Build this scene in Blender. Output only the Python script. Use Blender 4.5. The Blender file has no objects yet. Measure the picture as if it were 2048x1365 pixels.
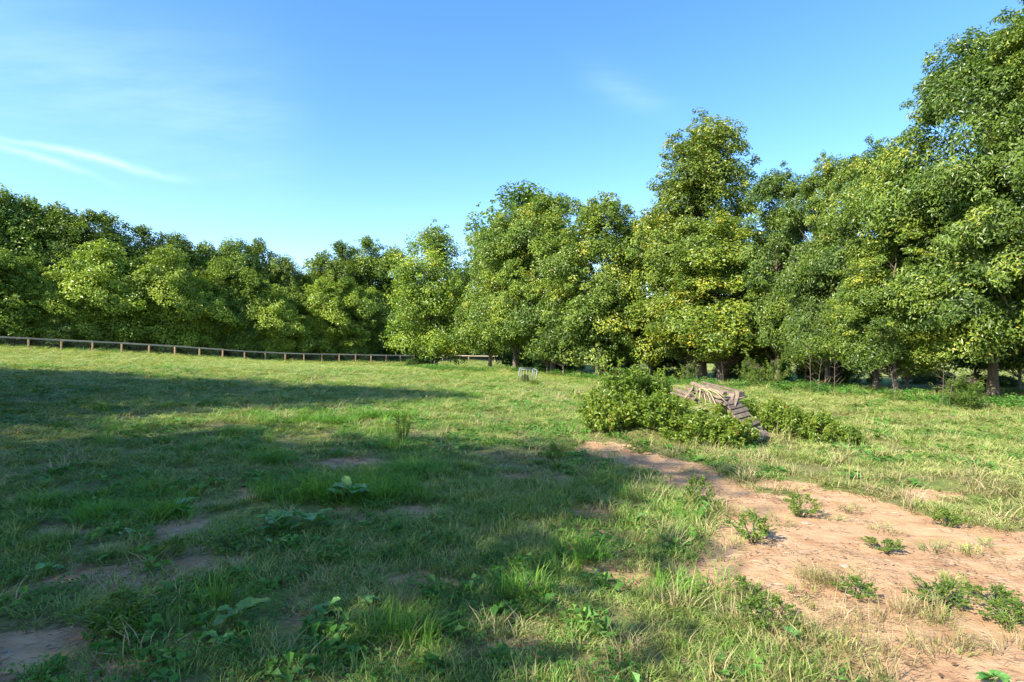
import bpy, math, random
import numpy as np

random.seed(7)
RNG = np.random.default_rng(7)
SC = bpy.context.scene
COL = SC.collection

# ------------------------------------------------------------------ camera, sky, sun
EYE = 1.6
FPX = 1138.0                       # focal length in pixels of the 2048 px wide photograph
CX, CY = 1024.0, 683.0
cam_d = bpy.data.cameras.new('camera')
cam = bpy.data.objects.new('camera', cam_d); COL.objects.link(cam)
cam.location = (0, 0, EYE); cam.rotation_euler = (math.radians(90), 0, 0)
cam_d.sensor_width = 36; cam_d.lens = 36 * FPX / 2048
cam_d.clip_start = 0.05; cam_d.clip_end = 3000
SC.camera = cam

SUN_EL = math.radians(37)
SUN_DIR = np.array([-0.80, -0.60, 0]); SUN_DIR /= np.linalg.norm(SUN_DIR)   # horizontal, towards the sun
SUN_AZ = math.atan2(SUN_DIR[0], SUN_DIR[1])                                 # from +Y, clockwise
sl = bpy.data.lights.new('sun', 'SUN'); so = bpy.data.objects.new('sun', sl); COL.objects.link(so)
sl.energy = 4.6; sl.angle = math.radians(0.53); sl.color = (1.0, 0.93, 0.80)
from mathutils import Vector
tosun = Vector((SUN_DIR[0]*math.cos(SUN_EL), SUN_DIR[1]*math.cos(SUN_EL), math.sin(SUN_EL)))
so.rotation_euler = tosun.to_track_quat('Z', 'Y').to_euler()
so.location = (0, 0, 60)

SC.view_settings.view_transform = 'Standard'
SC.view_settings.look = 'None'
SC.view_settings.exposure = 1.47
SC.view_settings.gamma = 1.0
SC.view_settings.use_curve_mapping = False

class NT:
    """small helper for writing node trees"""
    def __init__(s, tree): s.t = tree; tree.nodes.clear()
    def n(s, typ, ins=None, **props):
        nd = s.t.nodes.new(typ)
        for k, v in props.items(): setattr(nd, k, v)
        for k, v in (ins or {}).items(): s.set(nd, k, v)
        return nd
    def set(s, nd, k, v):
        sock = nd.inputs[k]
        if isinstance(v, bpy.types.NodeSocket): s.t.links.new(v, sock)
        elif isinstance(v, bpy.types.Node): s.t.links.new(v.outputs[0], sock)
        else: sock.default_value = v
    def m(s, op, a, b=0.0, c=0.0, clamp=False):
        nd = s.n('ShaderNodeMath', {0: a, 1: b, 2: c}, operation=op); nd.use_clamp = clamp
        return nd.outputs[0]
    def mix(s, f, a, b, mode='MIX'):
        nd = s.n('ShaderNodeMix', data_type='RGBA', blend_type=mode)
        s.set(nd, 0, f); s.set(nd, 6, a); s.set(nd, 7, b)
        return nd.outputs[2]
    def ramp(s, f, stops, interp='LINEAR'):
        nd = s.n('ShaderNodeValToRGB', {0: f}); cr = nd.color_ramp; cr.interpolation = interp
        while len(cr.elements) > 1: cr.elements.remove(cr.elements[-1])
        cr.elements[0].position = stops[0][0]; cr.elements[0].color = (*stops[0][1], 1)
        for p, c in stops[1:]:
            e = cr.elements.new(p); e.color = (*c, 1)
        return nd.outputs[0]
    def rng(s, v, a, b, c=0.0, d=1.0, interp='SMOOTHSTEP'):
        nd = s.n('ShaderNodeMapRange', {0: v, 1: a, 2: b, 3: c, 4: d}, interpolation_type=interp)
        return nd.outputs[0]
    def noise(s, vec, scale, detail=3.0, rough=0.5, out=0):
        nd = s.n('ShaderNodeTexNoise', {'Scale': scale, 'Detail': detail, 'Roughness': rough})
        if vec is not None: s.set(nd, 'Vector', vec)
        return nd.outputs[out]

world = bpy.data.worlds.new('World'); SC.world = world; world.use_nodes = True
w = NT(world.node_tree)
sky = w.n('ShaderNodeTexSky', sky_type='NISHITA')
sky.sun_disc = False; sky.sun_elevation = SUN_EL; sky.sun_rotation = SUN_AZ
sky.altitude = 200; sky.air_density = 1.0; sky.dust_density = 0.6; sky.ozone_density = 2.5
tc = w.n('ShaderNodeTexCoord')
sx = w.n('ShaderNodeSeparateXYZ', {0: tc.outputs['Generated']})
yy = w.m('MAXIMUM', sx.outputs[1], 0.05)
ca = w.m('DIVIDE', sx.outputs[0], yy); cb = w.m('DIVIDE', sx.outputs[2], yy)
cv = w.n('ShaderNodeCombineXYZ', {0: ca, 1: cb, 2: 0.0})
wob = w.m('MULTIPLY', w.m('SUBTRACT', w.noise(cv.outputs[0], 5.0, 4), 0.5), 0.05)
def streak(a0, b0, a1, b1, wd, amp):
    """a thin cirrus streak between two directions (tangents of azimuth and elevation)"""
    m_ = (b1-b0)/(a1-a0)
    d = w.m('ADD', w.m('SUBTRACT', cb, w.m('MULTIPLY_ADD', ca, m_, b0-m_*a0)), wob)
    g = w.m('POWER', 2.718, w.m('MULTIPLY', w.m('POWER', w.m('ABSOLUTE', w.m('DIVIDE', d, wd)), 1.7), -1.0))
    e = w.m('MULTIPLY', w.rng(ca, a0-0.05, a0+0.12), w.rng(ca, a1+0.05, a1-0.15))
    return w.m('MULTIPLY', w.m('MULTIPLY', g, e), amp)
st = streak(-1.05, 0.39, -0.70, 0.275, 0.006, 0.10)
st = w.m('ADD', st, streak(-0.96, 0.365, -0.56, 0.285, 0.006, 0.12))
st = w.m('ADD', st, streak(-1.5, 0.62, -0.35, 0.36, 0.12, 0.055))
st = w.m('ADD', st, streak(0.12, 0.47, 0.30, 0.40, 0.03, 0.05))
mp = w.n('ShaderNodeMapping', {0: cv.outputs[0]}); mp.inputs['Rotation'].default_value = (0, 0, 0.45); mp.inputs['Scale'].default_value = (1.4, 7, 1)
fib = w.rng(w.noise(mp.outputs[0], 2.2, 6, 0.6), 0.25, 0.8)
st = w.m('MULTIPLY', st, w.m('ADD', w.m('MULTIPLY', fib, 1.1), 0.25), clamp=True)
hsv = w.n('ShaderNodeHueSaturation', {'Saturation': 1.25, 'Value': 1.0, 'Color': sky})
skyc = w.mix(1.0, hsv.outputs[0], (0.90, 0.86, 0.90, 1), 'MULTIPLY')
skyc = w.mix(st, skyc, (7.5, 8.6, 9.6, 1))
bg = w.n('ShaderNodeBackground', {'Color': skyc, 'Strength': 0.15})
wo = w.n('ShaderNodeOutputWorld', {'Surface': bg})

# ------------------------------------------------------------------ object helpers
def tag(o, label=None, cat=None, group=None, kind=None):
    if label: o['label'] = label
    if cat: o['category'] = cat
    if group: o['group'] = group
    if kind: o['kind'] = kind
    return o

def empty(name, loc, label, cat, group=None, rz=0.0, scale=(1, 1, 1)):
    o = bpy.data.objects.new(name, None); COL.objects.link(o)
    o.location = loc; o.rotation_euler = (0, 0, rz); o.scale = scale; o.empty_display_size = 0.2
    return tag(o, label, cat, group)

def link(name, me, parent=None, mat=None, smooth=False):
    if mat is not None and len(me.materials) == 0: me.materials.append(mat)
    o = bpy.data.objects.new(name, me); COL.objects.link(o)
    if parent is not None: o.parent = parent
    return o

def np_mesh(name, verts, faces_list, attrs=None, smooth=False):
    """verts (N,3); faces_list = list of integer arrays (M,k), any k; attrs name->float per vertex"""
    me = bpy.data.meshes.new(name)
    verts = np.asarray(verts, dtype=np.float32)
    me.vertices.add(len(verts)); me.vertices.foreach_set('co', verts.ravel())
    faces_list = [np.asarray(f, dtype=np.int32) for f in faces_list if len(f)]
    nl = sum(f.size for f in faces_list); npoly = sum(len(f) for f in faces_list)
    me.loops.add(nl); me.polygons.add(npoly)
    me.loops.foreach_set('vertex_index', np.concatenate([f.ravel() for f in faces_list]))
    starts = []; s = 0
    for f in faces_list:
        starts.append(s + np.arange(len(f)) * f.shape[1]); s += f.size
    me.polygons.foreach_set('loop_start', np.concatenate(starts).astype(np.int32))
    me.polygons.foreach_set('use_smooth', np.full(npoly, smooth))
    for k, a in (attrs or {}).items():
        at = me.attributes.new(k, 'FLOAT', 'POINT'); at.data.foreach_set('value', np.asarray(a, dtype=np.float32))
    me.update(); me.validate()
    return me

class MB:
    """collects boxes, tubes etc. into one mesh"""
    def __init__(s): s.v = []; s.q = []; s.t = []; s.n = 0
    def add(s, v, q=None, t=None):
        v = np.asarray(v, float); s.v.append(v)
        if q is not None and len(q): s.q.append(np.asarray(q) + s.n)
        if t is not None and len(t): s.t.append(np.asarray(t) + s.n)
        s.n += len(v)
    def tube(s, pts, rad, sides=6, cap=True):
        pts = np.asarray(pts, float); k = len(pts)
        rad = np.full(k, rad) if np.isscalar(rad) else np.asarray(rad, float)
        tg = np.gradient(pts, axis=0); tg /= np.linalg.norm(tg, axis=1)[:, None] + 1e-9
        ref = np.array([0, 0, 1.0]) if abs(tg[0][2]) < 0.8 else np.array([1.0, 0, 0])
        a = np.cross(tg, ref); a /= np.linalg.norm(a, axis=1)[:, None] + 1e-9
        b = np.cross(tg, a)
        th = np.arange(sides) * 2 * math.pi / sides
        ring = pts[:, None, :] + rad[:, None, None] * (np.cos(th)[None, :, None] * a[:, None, :] + np.sin(th)[None, :, None] * b[:, None, :])
        v = ring.reshape(-1, 3); q = []
        for i in range(k-1):
            for j in range(sides):
                q.append([i*sides+j, i*sides+(j+1) % sides, (i+1)*sides+(j+1) % sides, (i+1)*sides+j])
        t = []
        if cap:
            v = np.vstack([v, pts[0], pts[-1]]); n0 = k*sides
            for j in range(sides):
                t.append([n0, (j+1) % sides, j]); t.append([n0+1, (k-1)*sides+j, (k-1)*sides+(j+1) % sides])
        s.add(v, q, t)
    def board(s, p0, p1, width, thick, up=(0, 0, 1), jag=0.0, rnd=None):
        """a plank from p0 to p1, its flat side facing 'up', with chamfered edges"""
        p0 = np.asarray(p0, float); p1 = np.asarray(p1, float)
        d = p1 - p0; L = np.linalg.norm(d); d /= L
        up = np.asarray(up, float); sd = np.cross(d, up); sd /= np.linalg.norm(sd); up = np.cross(sd, d)
        c = min(width, thick) * 0.12
        prof = [(-width/2+c, -thick/2), (width/2-c, -thick/2), (width/2, -thick/2+c), (width/2, thick/2-c),
                (width/2-c, thick/2), (-width/2+c, thick/2), (-width/2, thick/2-c), (-width/2, -thick/2+c)]
        v = []
        nseg = 3
        for i in range(nseg+1):
            f = i/nseg
            bend = (rnd.uniform(-jag, jag) if rnd else 0)
            for (x, y) in prof: v.append(p0 + d*L*f + sd*(x) + up*(y+bend))
        q = []
        for i in range(nseg):
            for j in range(8): q.append([i*8+j, i*8+(j+1) % 8, i*8+8+(j+1) % 8, i*8+8+j])
        t = []
        for j in range(1, 7):
            t.append([0, j+1, j]); t.append([nseg*8, nseg*8+j, nseg*8+j+1])
        s.add(v, q, t)
    def mesh(s, name, smooth=False):
        v = np.vstack(s.v)
        return np_mesh(name, v, [np.vstack(s.q) if s.q else [], np.vstack(s.t) if s.t else []], smooth=smooth)

# ------------------------------------------------------------------ value noise in numpy
def _hash(ix, iy, seed):
    h = (ix.astype(np.int64)*374761393 + iy.astype(np.int64)*668265263 + seed*1442695041) & 0x7fffffff
    h = ((h ^ (h >> 13)) * 1274126177) & 0x7fffffff
    return ((h ^ (h >> 16)) & 0xffff) / 65535.0
def vnoise(x, y, seed=0):
    ix = np.floor(x); iy = np.floor(y); fx = x-ix; fy = y-iy
    fx = fx*fx*(3-2*fx); fy = fy*fy*(3-2*fy)
    a = _hash(ix, iy, seed); b = _hash(ix+1, iy, seed); c = _hash(ix, iy+1, seed); d = _hash(ix+1, iy+1, seed)
    return (a*(1-fx)+b*fx)*(1-fy) + (c*(1-fx)+d*fx)*fy
def fbm(x, y, seed=0, oct=4):
    r = 0; amp = 0.5; tot = 0
    for i in range(oct):
        r = r + amp*vnoise(x, y, seed+i*17); tot += amp; amp *= 0.5; x = x*2.03+11.3; y = y*2.03+5.7
    return r/tot

# ------------------------------------------------------------------ terrain
def W(u, v, d):
    """the place of a photograph pixel at a given depth in metres"""
    return ((u-CX)/FPX*d, d, EYE-(v-CY)/FPX*d)

FENCE = []          # left fence: equally spaced posts on a straight line
for i in range(-3, 19):
    d = 53*(1+0.0329*i)
    x = 53/FPX*((57-CX) + (70.1-CX*0.0329)*i)
    FENCE.append((x, d))
ctrl = [(0, 0, 0), (-3, 2, 0), (3, 2, 0), (0, 5, 0), (-5, 6, .02), (6, 5, -.04), (-8, 10, .12), (9, 9, -.15), (3.5, 10.5, -.16), (0, 12, -.12),
        (-10, 20, .12), (-20, 22, .45), (-3, 18, -.2), (1.2, 30, -.62), (12, 16, -.33), (20, 17, -.4)]
for (u, v, d) in [(57, 699, 53), (188, 705, 56.5), (350, 713, 61.7), (491, 721, 67), (609, 725, 72.2), (711, 726, 77.4), (880, 740, 58), (970, 737, 53),
                  (1024, 743, 48), (1127, 754, 42), (1193, 759, 39), (1432, 765, 36), (1575, 771, 30), (1745, 777, 25), (1785, 789, 21),
                  (1000, 727, 88), (1500, 738, 75), (1950, 744, 62), (1300, 731, 95), (1950, 729, 105)]:
    ctrl.append(W(u, v, d))
ctrl += [(-150, 100, 4), (-150, 0, 3), (-60, 0, 1.5), (-60, 90, 1.0), (0, 250, -6), (150, 150, -5), (150, 0, -2), (0, -100, 1), (0, 700, -9), (-600, 300, 4), (600, 300, -9), (-600, -500, 3), (600, -500, -3)]
ctrl = np.array(ctrl, float)
def _k(r2): return 0.5*r2*np.log(r2+1e-9)
_n = len(ctrl)
_S = 100.0
_P = ctrl[:, :2]/_S
_K = _k(((_P[:, None]-_P[None])**2).sum(-1)) + np.eye(_n)*2e-4
_A = np.zeros((_n+3, _n+3)); _A[:_n, :_n] = _K; _A[:_n, _n] = 1; _A[:_n, _n+1:] = _P; _A[_n, :_n] = 1; _A[_n+1:, :_n] = _P.T
_w = np.linalg.solve(_A, np.concatenate([ctrl[:, 2], [0, 0, 0]]))
MOUND = (3.35, 10.6)
def terr(x, y):
    x = np.asarray(x, float); y = np.asarray(y, float); sh = x.shape
    p = np.stack([x.ravel(), y.ravel()], -1)/_S
    z = _w[_n] + p @ _w[_n+1:]
    for i in range(_n):
        z = z + _w[i]*_k(((p-_P[i])**2).sum(-1))
    z = z.reshape(sh)
    z = z + 0.05*(fbm(x*0.9, y*0.9, 3)-0.5) + 0.16*(fbm(x*0.13, y*0.13, 9)-0.5)
    z = z + 0.42*np.exp(-((x-MOUND[0])/1.25)**2-((y-MOUND[1])/0.75)**2)
    return z
_z0 = float(terr(np.array([0.0]), np.array([0.0]))[0])
def tz(x, y): return float(terr(np.array([float(x)]), np.array([float(y)]))[0])
def ground_at(u, v):
    """first point of the terrain on the line of sight of a photograph pixel"""
    d = np.geomspace(1.2, 250, 900)
    x = (u-CX)/FPX*d; z = EYE-(v-CY)/FPX*d
    g = terr(x, d); k = np.argmax(z <= g)
    if k == 0: k = len(d)-1
    a = (z-g)[k-1]; b = (z-g)[k]; f = a/(a-b+1e-9)
    dd = d[k-1]+(d[k]-d[k-1])*min(max(f, 0), 1); xx = (u-CX)/FPX*dd
    return (float(xx), float(dd), tz(xx, dd))

# bare red earth: the track on the right and worn patches
def poly_world(pts): return np.array([ground_at(u, v)[:2] for u, v in pts])
TRACK = poly_world([(1165, 884), (1240, 890), (1330, 912), (1400, 928), (1452, 945), (1500, 985), (1590, 992), (1640, 985), (1750, 990), (1850, 1022), (1960, 1050), (2048, 1062), (2300, 1110),
                    (2700, 1500), (1960, 1500), (1790, 1345), (1650, 1290), (1560, 1205), (1500, 1180), (1420, 1160), (1385, 1110), (1430, 1060), (1405, 1010), (1340, 965), (1250, 935), (1180, 915), (1150, 897)])
PATCH = [((ground_at(u, v)[:2]), rx, ry, amp) for (u, v, rx, ry, amp) in [
    (30, 1310, .42, .30, 1.0), (200, 1340, .3, .16, .6), (390, 1130, .42, .28, .8), (250, 1170, .4, .25, .55), (700, 925, .55, .45, .8), (560, 960, .6, .4, .35), (110, 1060, .45, .3, .6),
    (970, 834, .45, .35, .75), (860, 975, .35, .4, .5), (1210, 1130, .22, .22, .7), (1230, 1070, .3, .3, .45), (850, 1160, .3, .16, .5), (1020, 1290, .3, .15, .5), (640, 1250, .3, .15, .35),
    (1330, 1330, .25, .2, .4), (1700, 1330, .3, .2, .5), (450, 1380, .4, .2, .5), (1950, 915, .5, .3, .4), (1560, 890, .4, .2, .3), (910, 872, .4, .3, .3)]]
def seg_sdf(px, py, poly):
    d2 = np.full(px.shape, 1e9); ins = np.zeros(px.shape, bool)
    for i in range(len(poly)):
        ax, ay = poly[i]; bx, by = poly[(i+1) % len(poly)]
        ex, ey = bx-ax, by-ay
        t = np.clip(((px-ax)*ex+(py-ay)*ey)/(ex*ex+ey*ey+1e-12), 0, 1)
        d2 = np.minimum(d2, (px-ax-t*ex)**2+(py-ay-t*ey)**2)
        c = ((ay > py) != (by > py)) & (px < (bx-ax)*(py-ay)/(by-ay+1e-12)+ax)
        ins ^= c
    return np.where(ins, -1, 1)*np.sqrt(d2)
def dirt(x, y):
    """1 = bare earth, 0 = grown over"""
    x = np.asarray(x, float); y = np.asarray(y, float)
    s = seg_sdf(x, y, TRACK) + 0.55*(fbm(x*1.7, y*1.7, 21)-0.5) + 0.22*(fbm(x*6, y*6, 5)-0.5)
    m = np.clip(0.5 - s/0.16, 0, 1)
    for (c, rx, ry, amp) in PATCH:
        r = ((x-c[0])/rx)**2 + ((y-c[1])/ry)**2
        m = np.maximum(m, amp*np.clip(1.25 - r*0.8 + 1.6*(fbm(x*3, y*3, 31)-0.5), 0, 1))
    bare = fbm(x*1.3+3, y*1.3, 77)
    m = np.maximum(m, np.clip((bare-0.60)*7, 0, 0.75)*np.clip((11-y)/4, 0, 1))
    return m

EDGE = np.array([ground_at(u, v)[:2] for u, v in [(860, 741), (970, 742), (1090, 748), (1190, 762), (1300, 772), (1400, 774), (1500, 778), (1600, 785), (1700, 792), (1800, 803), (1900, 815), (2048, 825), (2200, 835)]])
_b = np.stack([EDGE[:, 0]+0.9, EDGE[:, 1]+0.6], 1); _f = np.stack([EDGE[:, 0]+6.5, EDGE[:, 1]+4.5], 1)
SHADE_STRIP = np.vstack([_b, _f[::-1]])
def painted_shade(x, y):  # mask of the dark strip behind the tree row: shade put into the ground
    s = seg_sdf(x, y, SHADE_STRIP)+1.6*(fbm(x*0.8, y*0.8, 91)-0.5)
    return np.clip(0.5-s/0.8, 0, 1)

# ------------------------------------------------------------------ materials
def mat(name):
    m = bpy.data.materials.new(name); m.use_nodes = True
    return m, NT(m.node_tree)
def finish(nt, bsdf, disp=None):
    nt.n('ShaderNodeOutputMaterial', {'Surface': bsdf})

def leaf_material(name, stops, trans=0.26, rough=0.40, gain=1.0, spec=0.4):
    m, t = mat(name)
    a = t.n('ShaderNodeAttribute', attribute_name='tint').outputs['Fac']
    oi = t.n('ShaderNodeObjectInfo')
    geo = t.n('ShaderNodeNewGeometry')
    big = t.noise(geo.outputs['Position'], 0.55, 2)
    f = t.m('ADD', a, t.m('MULTIPLY', t.m('SUBTRACT', big, 0.5), 0.55))
    f = t.m('ADD', f, t.m('MULTIPLY', t.m('SUBTRACT', oi.outputs['Random'], 0.5), 0.16), clamp=True)
    c = t.ramp(f, stops)
    c = t.mix(1.0, c, oi.outputs['Color'], 'MULTIPLY')
    if gain != 1.0: c = t.mix(1.0, c, (gain, gain, gain, 1), 'MULTIPLY')
    p = t.n('ShaderNodeBsdfPrincipled', {'Base Color': c, 'Roughness': rough, 'Specular IOR Level': spec})
    c2 = t.mix(1.0, c, (1.25, 1.40, 0.45, 1), 'MULTIPLY')
    tr = t.n('ShaderNodeBsdfTranslucent', {'Color': c2})
    mx = t.n('ShaderNodeMixShader', {0: trans, 1: p.outputs[0], 2: tr.outputs[0]})
    finish(t, mx.outputs[0])
    return m
G_MID = [(0.0, (0.035, 0.065, 0.014)), (0.3, (0.078, 0.132, 0.022)), (0.6, (0.155, 0.232, 0.036)), (0.82, (0.26, 0.32, 0.050)), (0.95, (0.36, 0.37, 0.05)), (1.0, (0.42, 0.37, 0.06))]
G_FAR = [(0.0, (0.04, 0.08, 0.018)), (0.35, (0.125, 0.19, 0.029)), (0.7, (0.26, 0.335, 0.045)), (1.0, (0.32, 0.38, 0.055))]
M_LEAF = leaf_material('tree_leaves', G_MID)
M_LEAF_FAR = leaf_material('wood_leaves', G_FAR)
M_SHRUB = leaf_material('weed_leaves', [(0.0, (0.03, 0.075, 0.014)), (0.4, (0.12, 0.20, 0.03)), (0.75, (0.21, 0.29, 0.05)), (0.93, (0.22, 0.26, 0.06)), (1.0, (0.30, 0.10, 0.05))], trans=0.38)
M_BROAD = leaf_material('broad_leaves', [(0.0, (0.06, 0.18, 0.04)), (0.6, (0.11, 0.27, 0.06)), (1.0, (0.22, 0.34, 0.07))], trans=0.3, rough=0.38)
M_PURPLE = leaf_material('purple_flowers', [(0.0, (0.10, 0.03, 0.08)), (0.6, (0.20, 0.09, 0.15)), (1.0, (0.25, 0.16, 0.14))], trans=0.2)

def bark_material(name, c0, c1, scale=6.0):
    m, t = mat(name)
    tcn = t.n('ShaderNodeTexCoord')
    mpn = t.n('ShaderNodeMapping', {0: tcn.outputs['Object']}); mpn.inputs['Scale'].default_value = (scale, scale, scale*0.22)
    n = t.noise(mpn.outputs[0], 3.0, 6, 0.65)
    n2 = t.noise(tcn.outputs['Object'], 1.1, 3)
    c = t.ramp(t.m('ADD', t.m('MULTIPLY', n, 0.75), t.m('MULTIPLY', n2, 0.3)), [(0.32, c0), (0.7, c1)])
    b = t.n('ShaderNodeBump', {'Strength': 0.7, 'Distance': 0.04, 'Height': n})
    p = t.n('ShaderNodeBsdfPrincipled', {'Base Color': c, 'Roughness': 0.9, 'Normal': b.outputs[0], 'Specular IOR Level': 0.2})
    finish(t, p.outputs[0]); return m
M_BARK = bark_material('bark', (0.05, 0.038, 0.028), (0.24, 0.19, 0.14))
M_BARK_DARK = bark_material('dark_bark', (0.025, 0.020, 0.016), (0.13, 0.105, 0.08))

def wood_material(name, c0, c1, c2, grain=(2, 26, 26)):
    m, t = mat(name)
    tcn = t.n('ShaderNodeTexCoord'); oi = t.n('ShaderNodeObjectInfo')
    off = t.n('ShaderNodeVectorMath', {0: tcn.outputs['Object']}, operation='ADD')
    t.set(off, 1, t.n('ShaderNodeCombineXYZ', {0: t.m('MULTIPLY', oi.outputs['Random'], 13.0), 1: 0.0, 2: 0.0}).outputs[0])
    mpn = t.n('ShaderNodeMapping', {0: off.outputs[0]}); mpn.inputs['Scale'].default_value = grain
    n = t.noise(mpn.outputs[0], 1.5, 5, 0.6)
    n2 = t.noise(off.outputs[0], 3.0, 3)
    c = t.ramp(n, [(0.25, c0), (0.5, c1), (0.75, c2)])
    c = t.mix(t.rng(n2, 0.55, 0.8, 0.0, 0.5), c, (c0[0], c0[1], c0[2], 1))
    c = t.mix(1.0, c, t.ramp(oi.outputs['Random'], [(0.0, (0.8, 0.78, 0.76)), (1.0, (1.15, 1.12, 1.08))]), 'MULTIPLY')
    b = t.n('ShaderNodeBump', {'Strength': 0.5, 'Distance': 0.005, 'Height': n})
    p = t.n('ShaderNodeBsdfPrincipled', {'Base Color': c, 'Roughness': 0.82, 'Normal': b.outputs[0], 'Specular IOR Level': 0.25})
    finish(t, p.outputs[0]); return m
M_FENCE = wood_material('fence_wood', (0.30, 0.25, 0.19), (0.46, 0.38, 0.29), (0.55, 0.46, 0.36), (3, 3, 10))
M_POST = wood_material('post_wood', (0.26, 0.16, 0.08), (0.42, 0.28, 0.15), (0.50, 0.36, 0.22), (12, 12, 2))
M_PALLET = wood_material('weathered_board', (0.11, 0.08, 0.058), (0.21, 0.16, 0.115), (0.30, 0.235, 0.175), (6, 6, 6))
M_STRAW = wood_material('dry_stem', (0.30, 0.22, 0.12), (0.42, 0.33, 0.20), (0.52, 0.43, 0.28), (8, 8, 8))

m, t = mat('galvanised_metal')
geo = t.n('ShaderNodeTexCoord')
n = t.noise(geo.outputs['Object'], 9.0, 4)
p = t.n('ShaderNodeBsdfPrincipled', {'Base Color': t.ramp(n, [(0.3, (0.17, 0.175, 0.19)), (0.7, (0.28, 0.285, 0.30))]), 'Metallic': 0.3, 'Roughness': 0.5})
finish(t, p.outputs[0]); M_METAL = m
m, t = mat('fence_wire')
p = t.n('ShaderNodeBsdfPrincipled', {'Base Color': (0.10, 0.11, 0.115, 1), 'Metallic': 0.4, 'Roughness': 0.6})
finish(t, p.outputs[0]); M_WIRE = m
m, t = mat('stone')
geo = t.n('ShaderNodeTexCoord'); n = t.noise(geo.outputs['Object'], 14.0, 4)
p = t.n('ShaderNodeBsdfPrincipled', {'Base Color': t.ramp(n, [(0.3, (0.22, 0.16, 0.11)), (0.7, (0.38, 0.31, 0.23))]), 'Roughness': 0.85})
finish(t, p.outputs[0]); M_STONE = m

# ground: red-brown earth and matted thatch under the blades
m, t = mat('ground')
geo = t.n('ShaderNodeNewGeometry'); P = geo.outputs['Position']
dm = t.n('ShaderNodeAttribute', attribute_name='dirt').outputs['Fac']
nf = t.noise(P, 38.0, 5, 0.65); nm = t.noise(P, 5.0, 5, 0.6); nb = t.noise(P, 0.7, 3)
earth = t.ramp(nm, [(0.30, (0.34, 0.185, 0.095)), (0.5, (0.43, 0.265, 0.14)), (0.72, (0.48, 0.325, 0.19))])
earth = t.mix(t.rng(nf, 0.52, 0.72, 0, 0.5), earth, (0.26, 0.14, 0.085, 1))
mps = t.n('ShaderNodeMapping', {0: P}); mps.inputs['Rotation'].default_value = (0, 0, 0.9); mps.inputs['Scale'].default_value = (1, 5, 1)
rut = t.noise(mps.outputs[0], 2.6, 4, 0.6)
earth = t.mix(t.rng(rut, 0.5, 0.72, 0, 0.5), earth, (0.48, 0.35, 0.21, 1))
earth = t.mix(t.rng(t.noise(P, 1.3, 4, 0.6), 0.52, 0.7, 0, 0.45), earth, (0.27, 0.15, 0.085, 1))
earth = t.mix(t.rng(t.noise(P, 110.0, 2, 0.5), 0.66, 0.72, 0, 0.8), earth, (0.55, 0.47, 0.36, 1))
thatch = t.ramp(t.noise(P, 24.0, 5, 0.7), [(0.3, (0.07, 0.065, 0.028)), (0.5, (0.15, 0.14, 0.055)), (0.7, (0.28, 0.24, 0.12))])
green = t.ramp(t.noise(P, 9.0, 6, 0.75), [(0.3, (0.075, 0.10, 0.025)), (0.55, (0.16, 0.19, 0.05)), (0.75, (0.26, 0.26, 0.09))])
grow = t.mix(t.rng(nb, 0.35, 0.65), thatch, green)
far = t.rng(t.n('ShaderNodeVectorMath', {0: P}, operation='LENGTH').outputs['Value'], 16, 42)
grow = t.mix(far, grow, t.mix(0.30, green, t.ramp(t.noise(P, 0.35, 5, 0.6), [(0.35, (0.22, 0.29, 0.06)), (0.65, (0.36, 0.36, 0.14))])))
edge = t.rng(t.m('ADD', dm, t.m('MULTIPLY', t.m('SUBTRACT', t.noise(P, 16.0, 4, 0.7), 0.5), 0.7)), 0.3, 0.6)
col = t.mix(edge, grow, earth)
ll = t.n('ShaderNodeAttribute', attribute_name='painted_shade').outputs['Fac']
col = t.mix(t.m('MULTIPLY', ll, 0.9), col, t.ramp(t.noise(P, 20.0, 5, 0.7), [(0.35, (0.045, 0.032, 0.020)), (0.6, (0.10, 0.072, 0.042)), (0.75, (0.17, 0.12, 0.07))]))  # dark brown painted in for the deep shade under the tree row
hb = t.m('ADD', t.m('MULTIPLY', nf, 0.5), t.m('MULTIPLY', nm, 0.8))
b = t.n('ShaderNodeBump', {'Strength': 0.6, 'Distance': 0.04, 'Height': t.m('ADD', hb, t.m('MULTIPLY', rut, 0.8))})
p = t.n('ShaderNodeBsdfPrincipled', {'Base Color': col, 'Roughness': 0.95, 'Normal': b.outputs[0], 'Specular IOR Level': 0.1})
finish(t, p.outputs[0]); M_GROUND = m

def blade_material(name, root, stops, trans=0.3, patch=0.5, pscale=0.8):
    m, t = mat(name)
    h = t.n('ShaderNodeAttribute', attribute_name='h').outputs['Fac']
    r = t.n('ShaderNodeAttribute', attribute_name='rnd').outputs['Fac']
    ti = t.n('ShaderNodeAttribute', attribute_name='tint', attribute_type='INSTANCER').outputs['Fac']
    geo = t.n('ShaderNodeNewGeometry')
    nb = t.noise(geo.outputs['Position'], pscale, 4, 0.6)
    f = t.m('ADD', t.m('MULTIPLY', ti, 0.5), t.m('MULTIPLY', r, 0.35))
    f = t.m('ADD', f, t.m('MULTIPLY', t.m('SUBTRACT', nb, 0.45), patch), clamp=True)
    c = t.ramp(f, stops)
    c = t.mix(t.rng(h, 0.0, 0.55, 0.75, 0.0), c, (*root, 1))
    p = t.n('ShaderNodeBsdfPrincipled', {'Base Color': c, 'Roughness': 0.5, 'Specular IOR Level': 0.3})
    c2 = t.mix(1.0, c, (1.3, 1.2, 0.5, 1), 'MULTIPLY')
    tr = t.n('ShaderNodeBsdfTranslucent', {'Color': c2})
    mx = t.n('ShaderNodeMixShader', {0: trans, 1: p.outputs[0], 2: tr.outputs[0]})
    finish(t, mx.outputs[0]); return m
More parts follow.
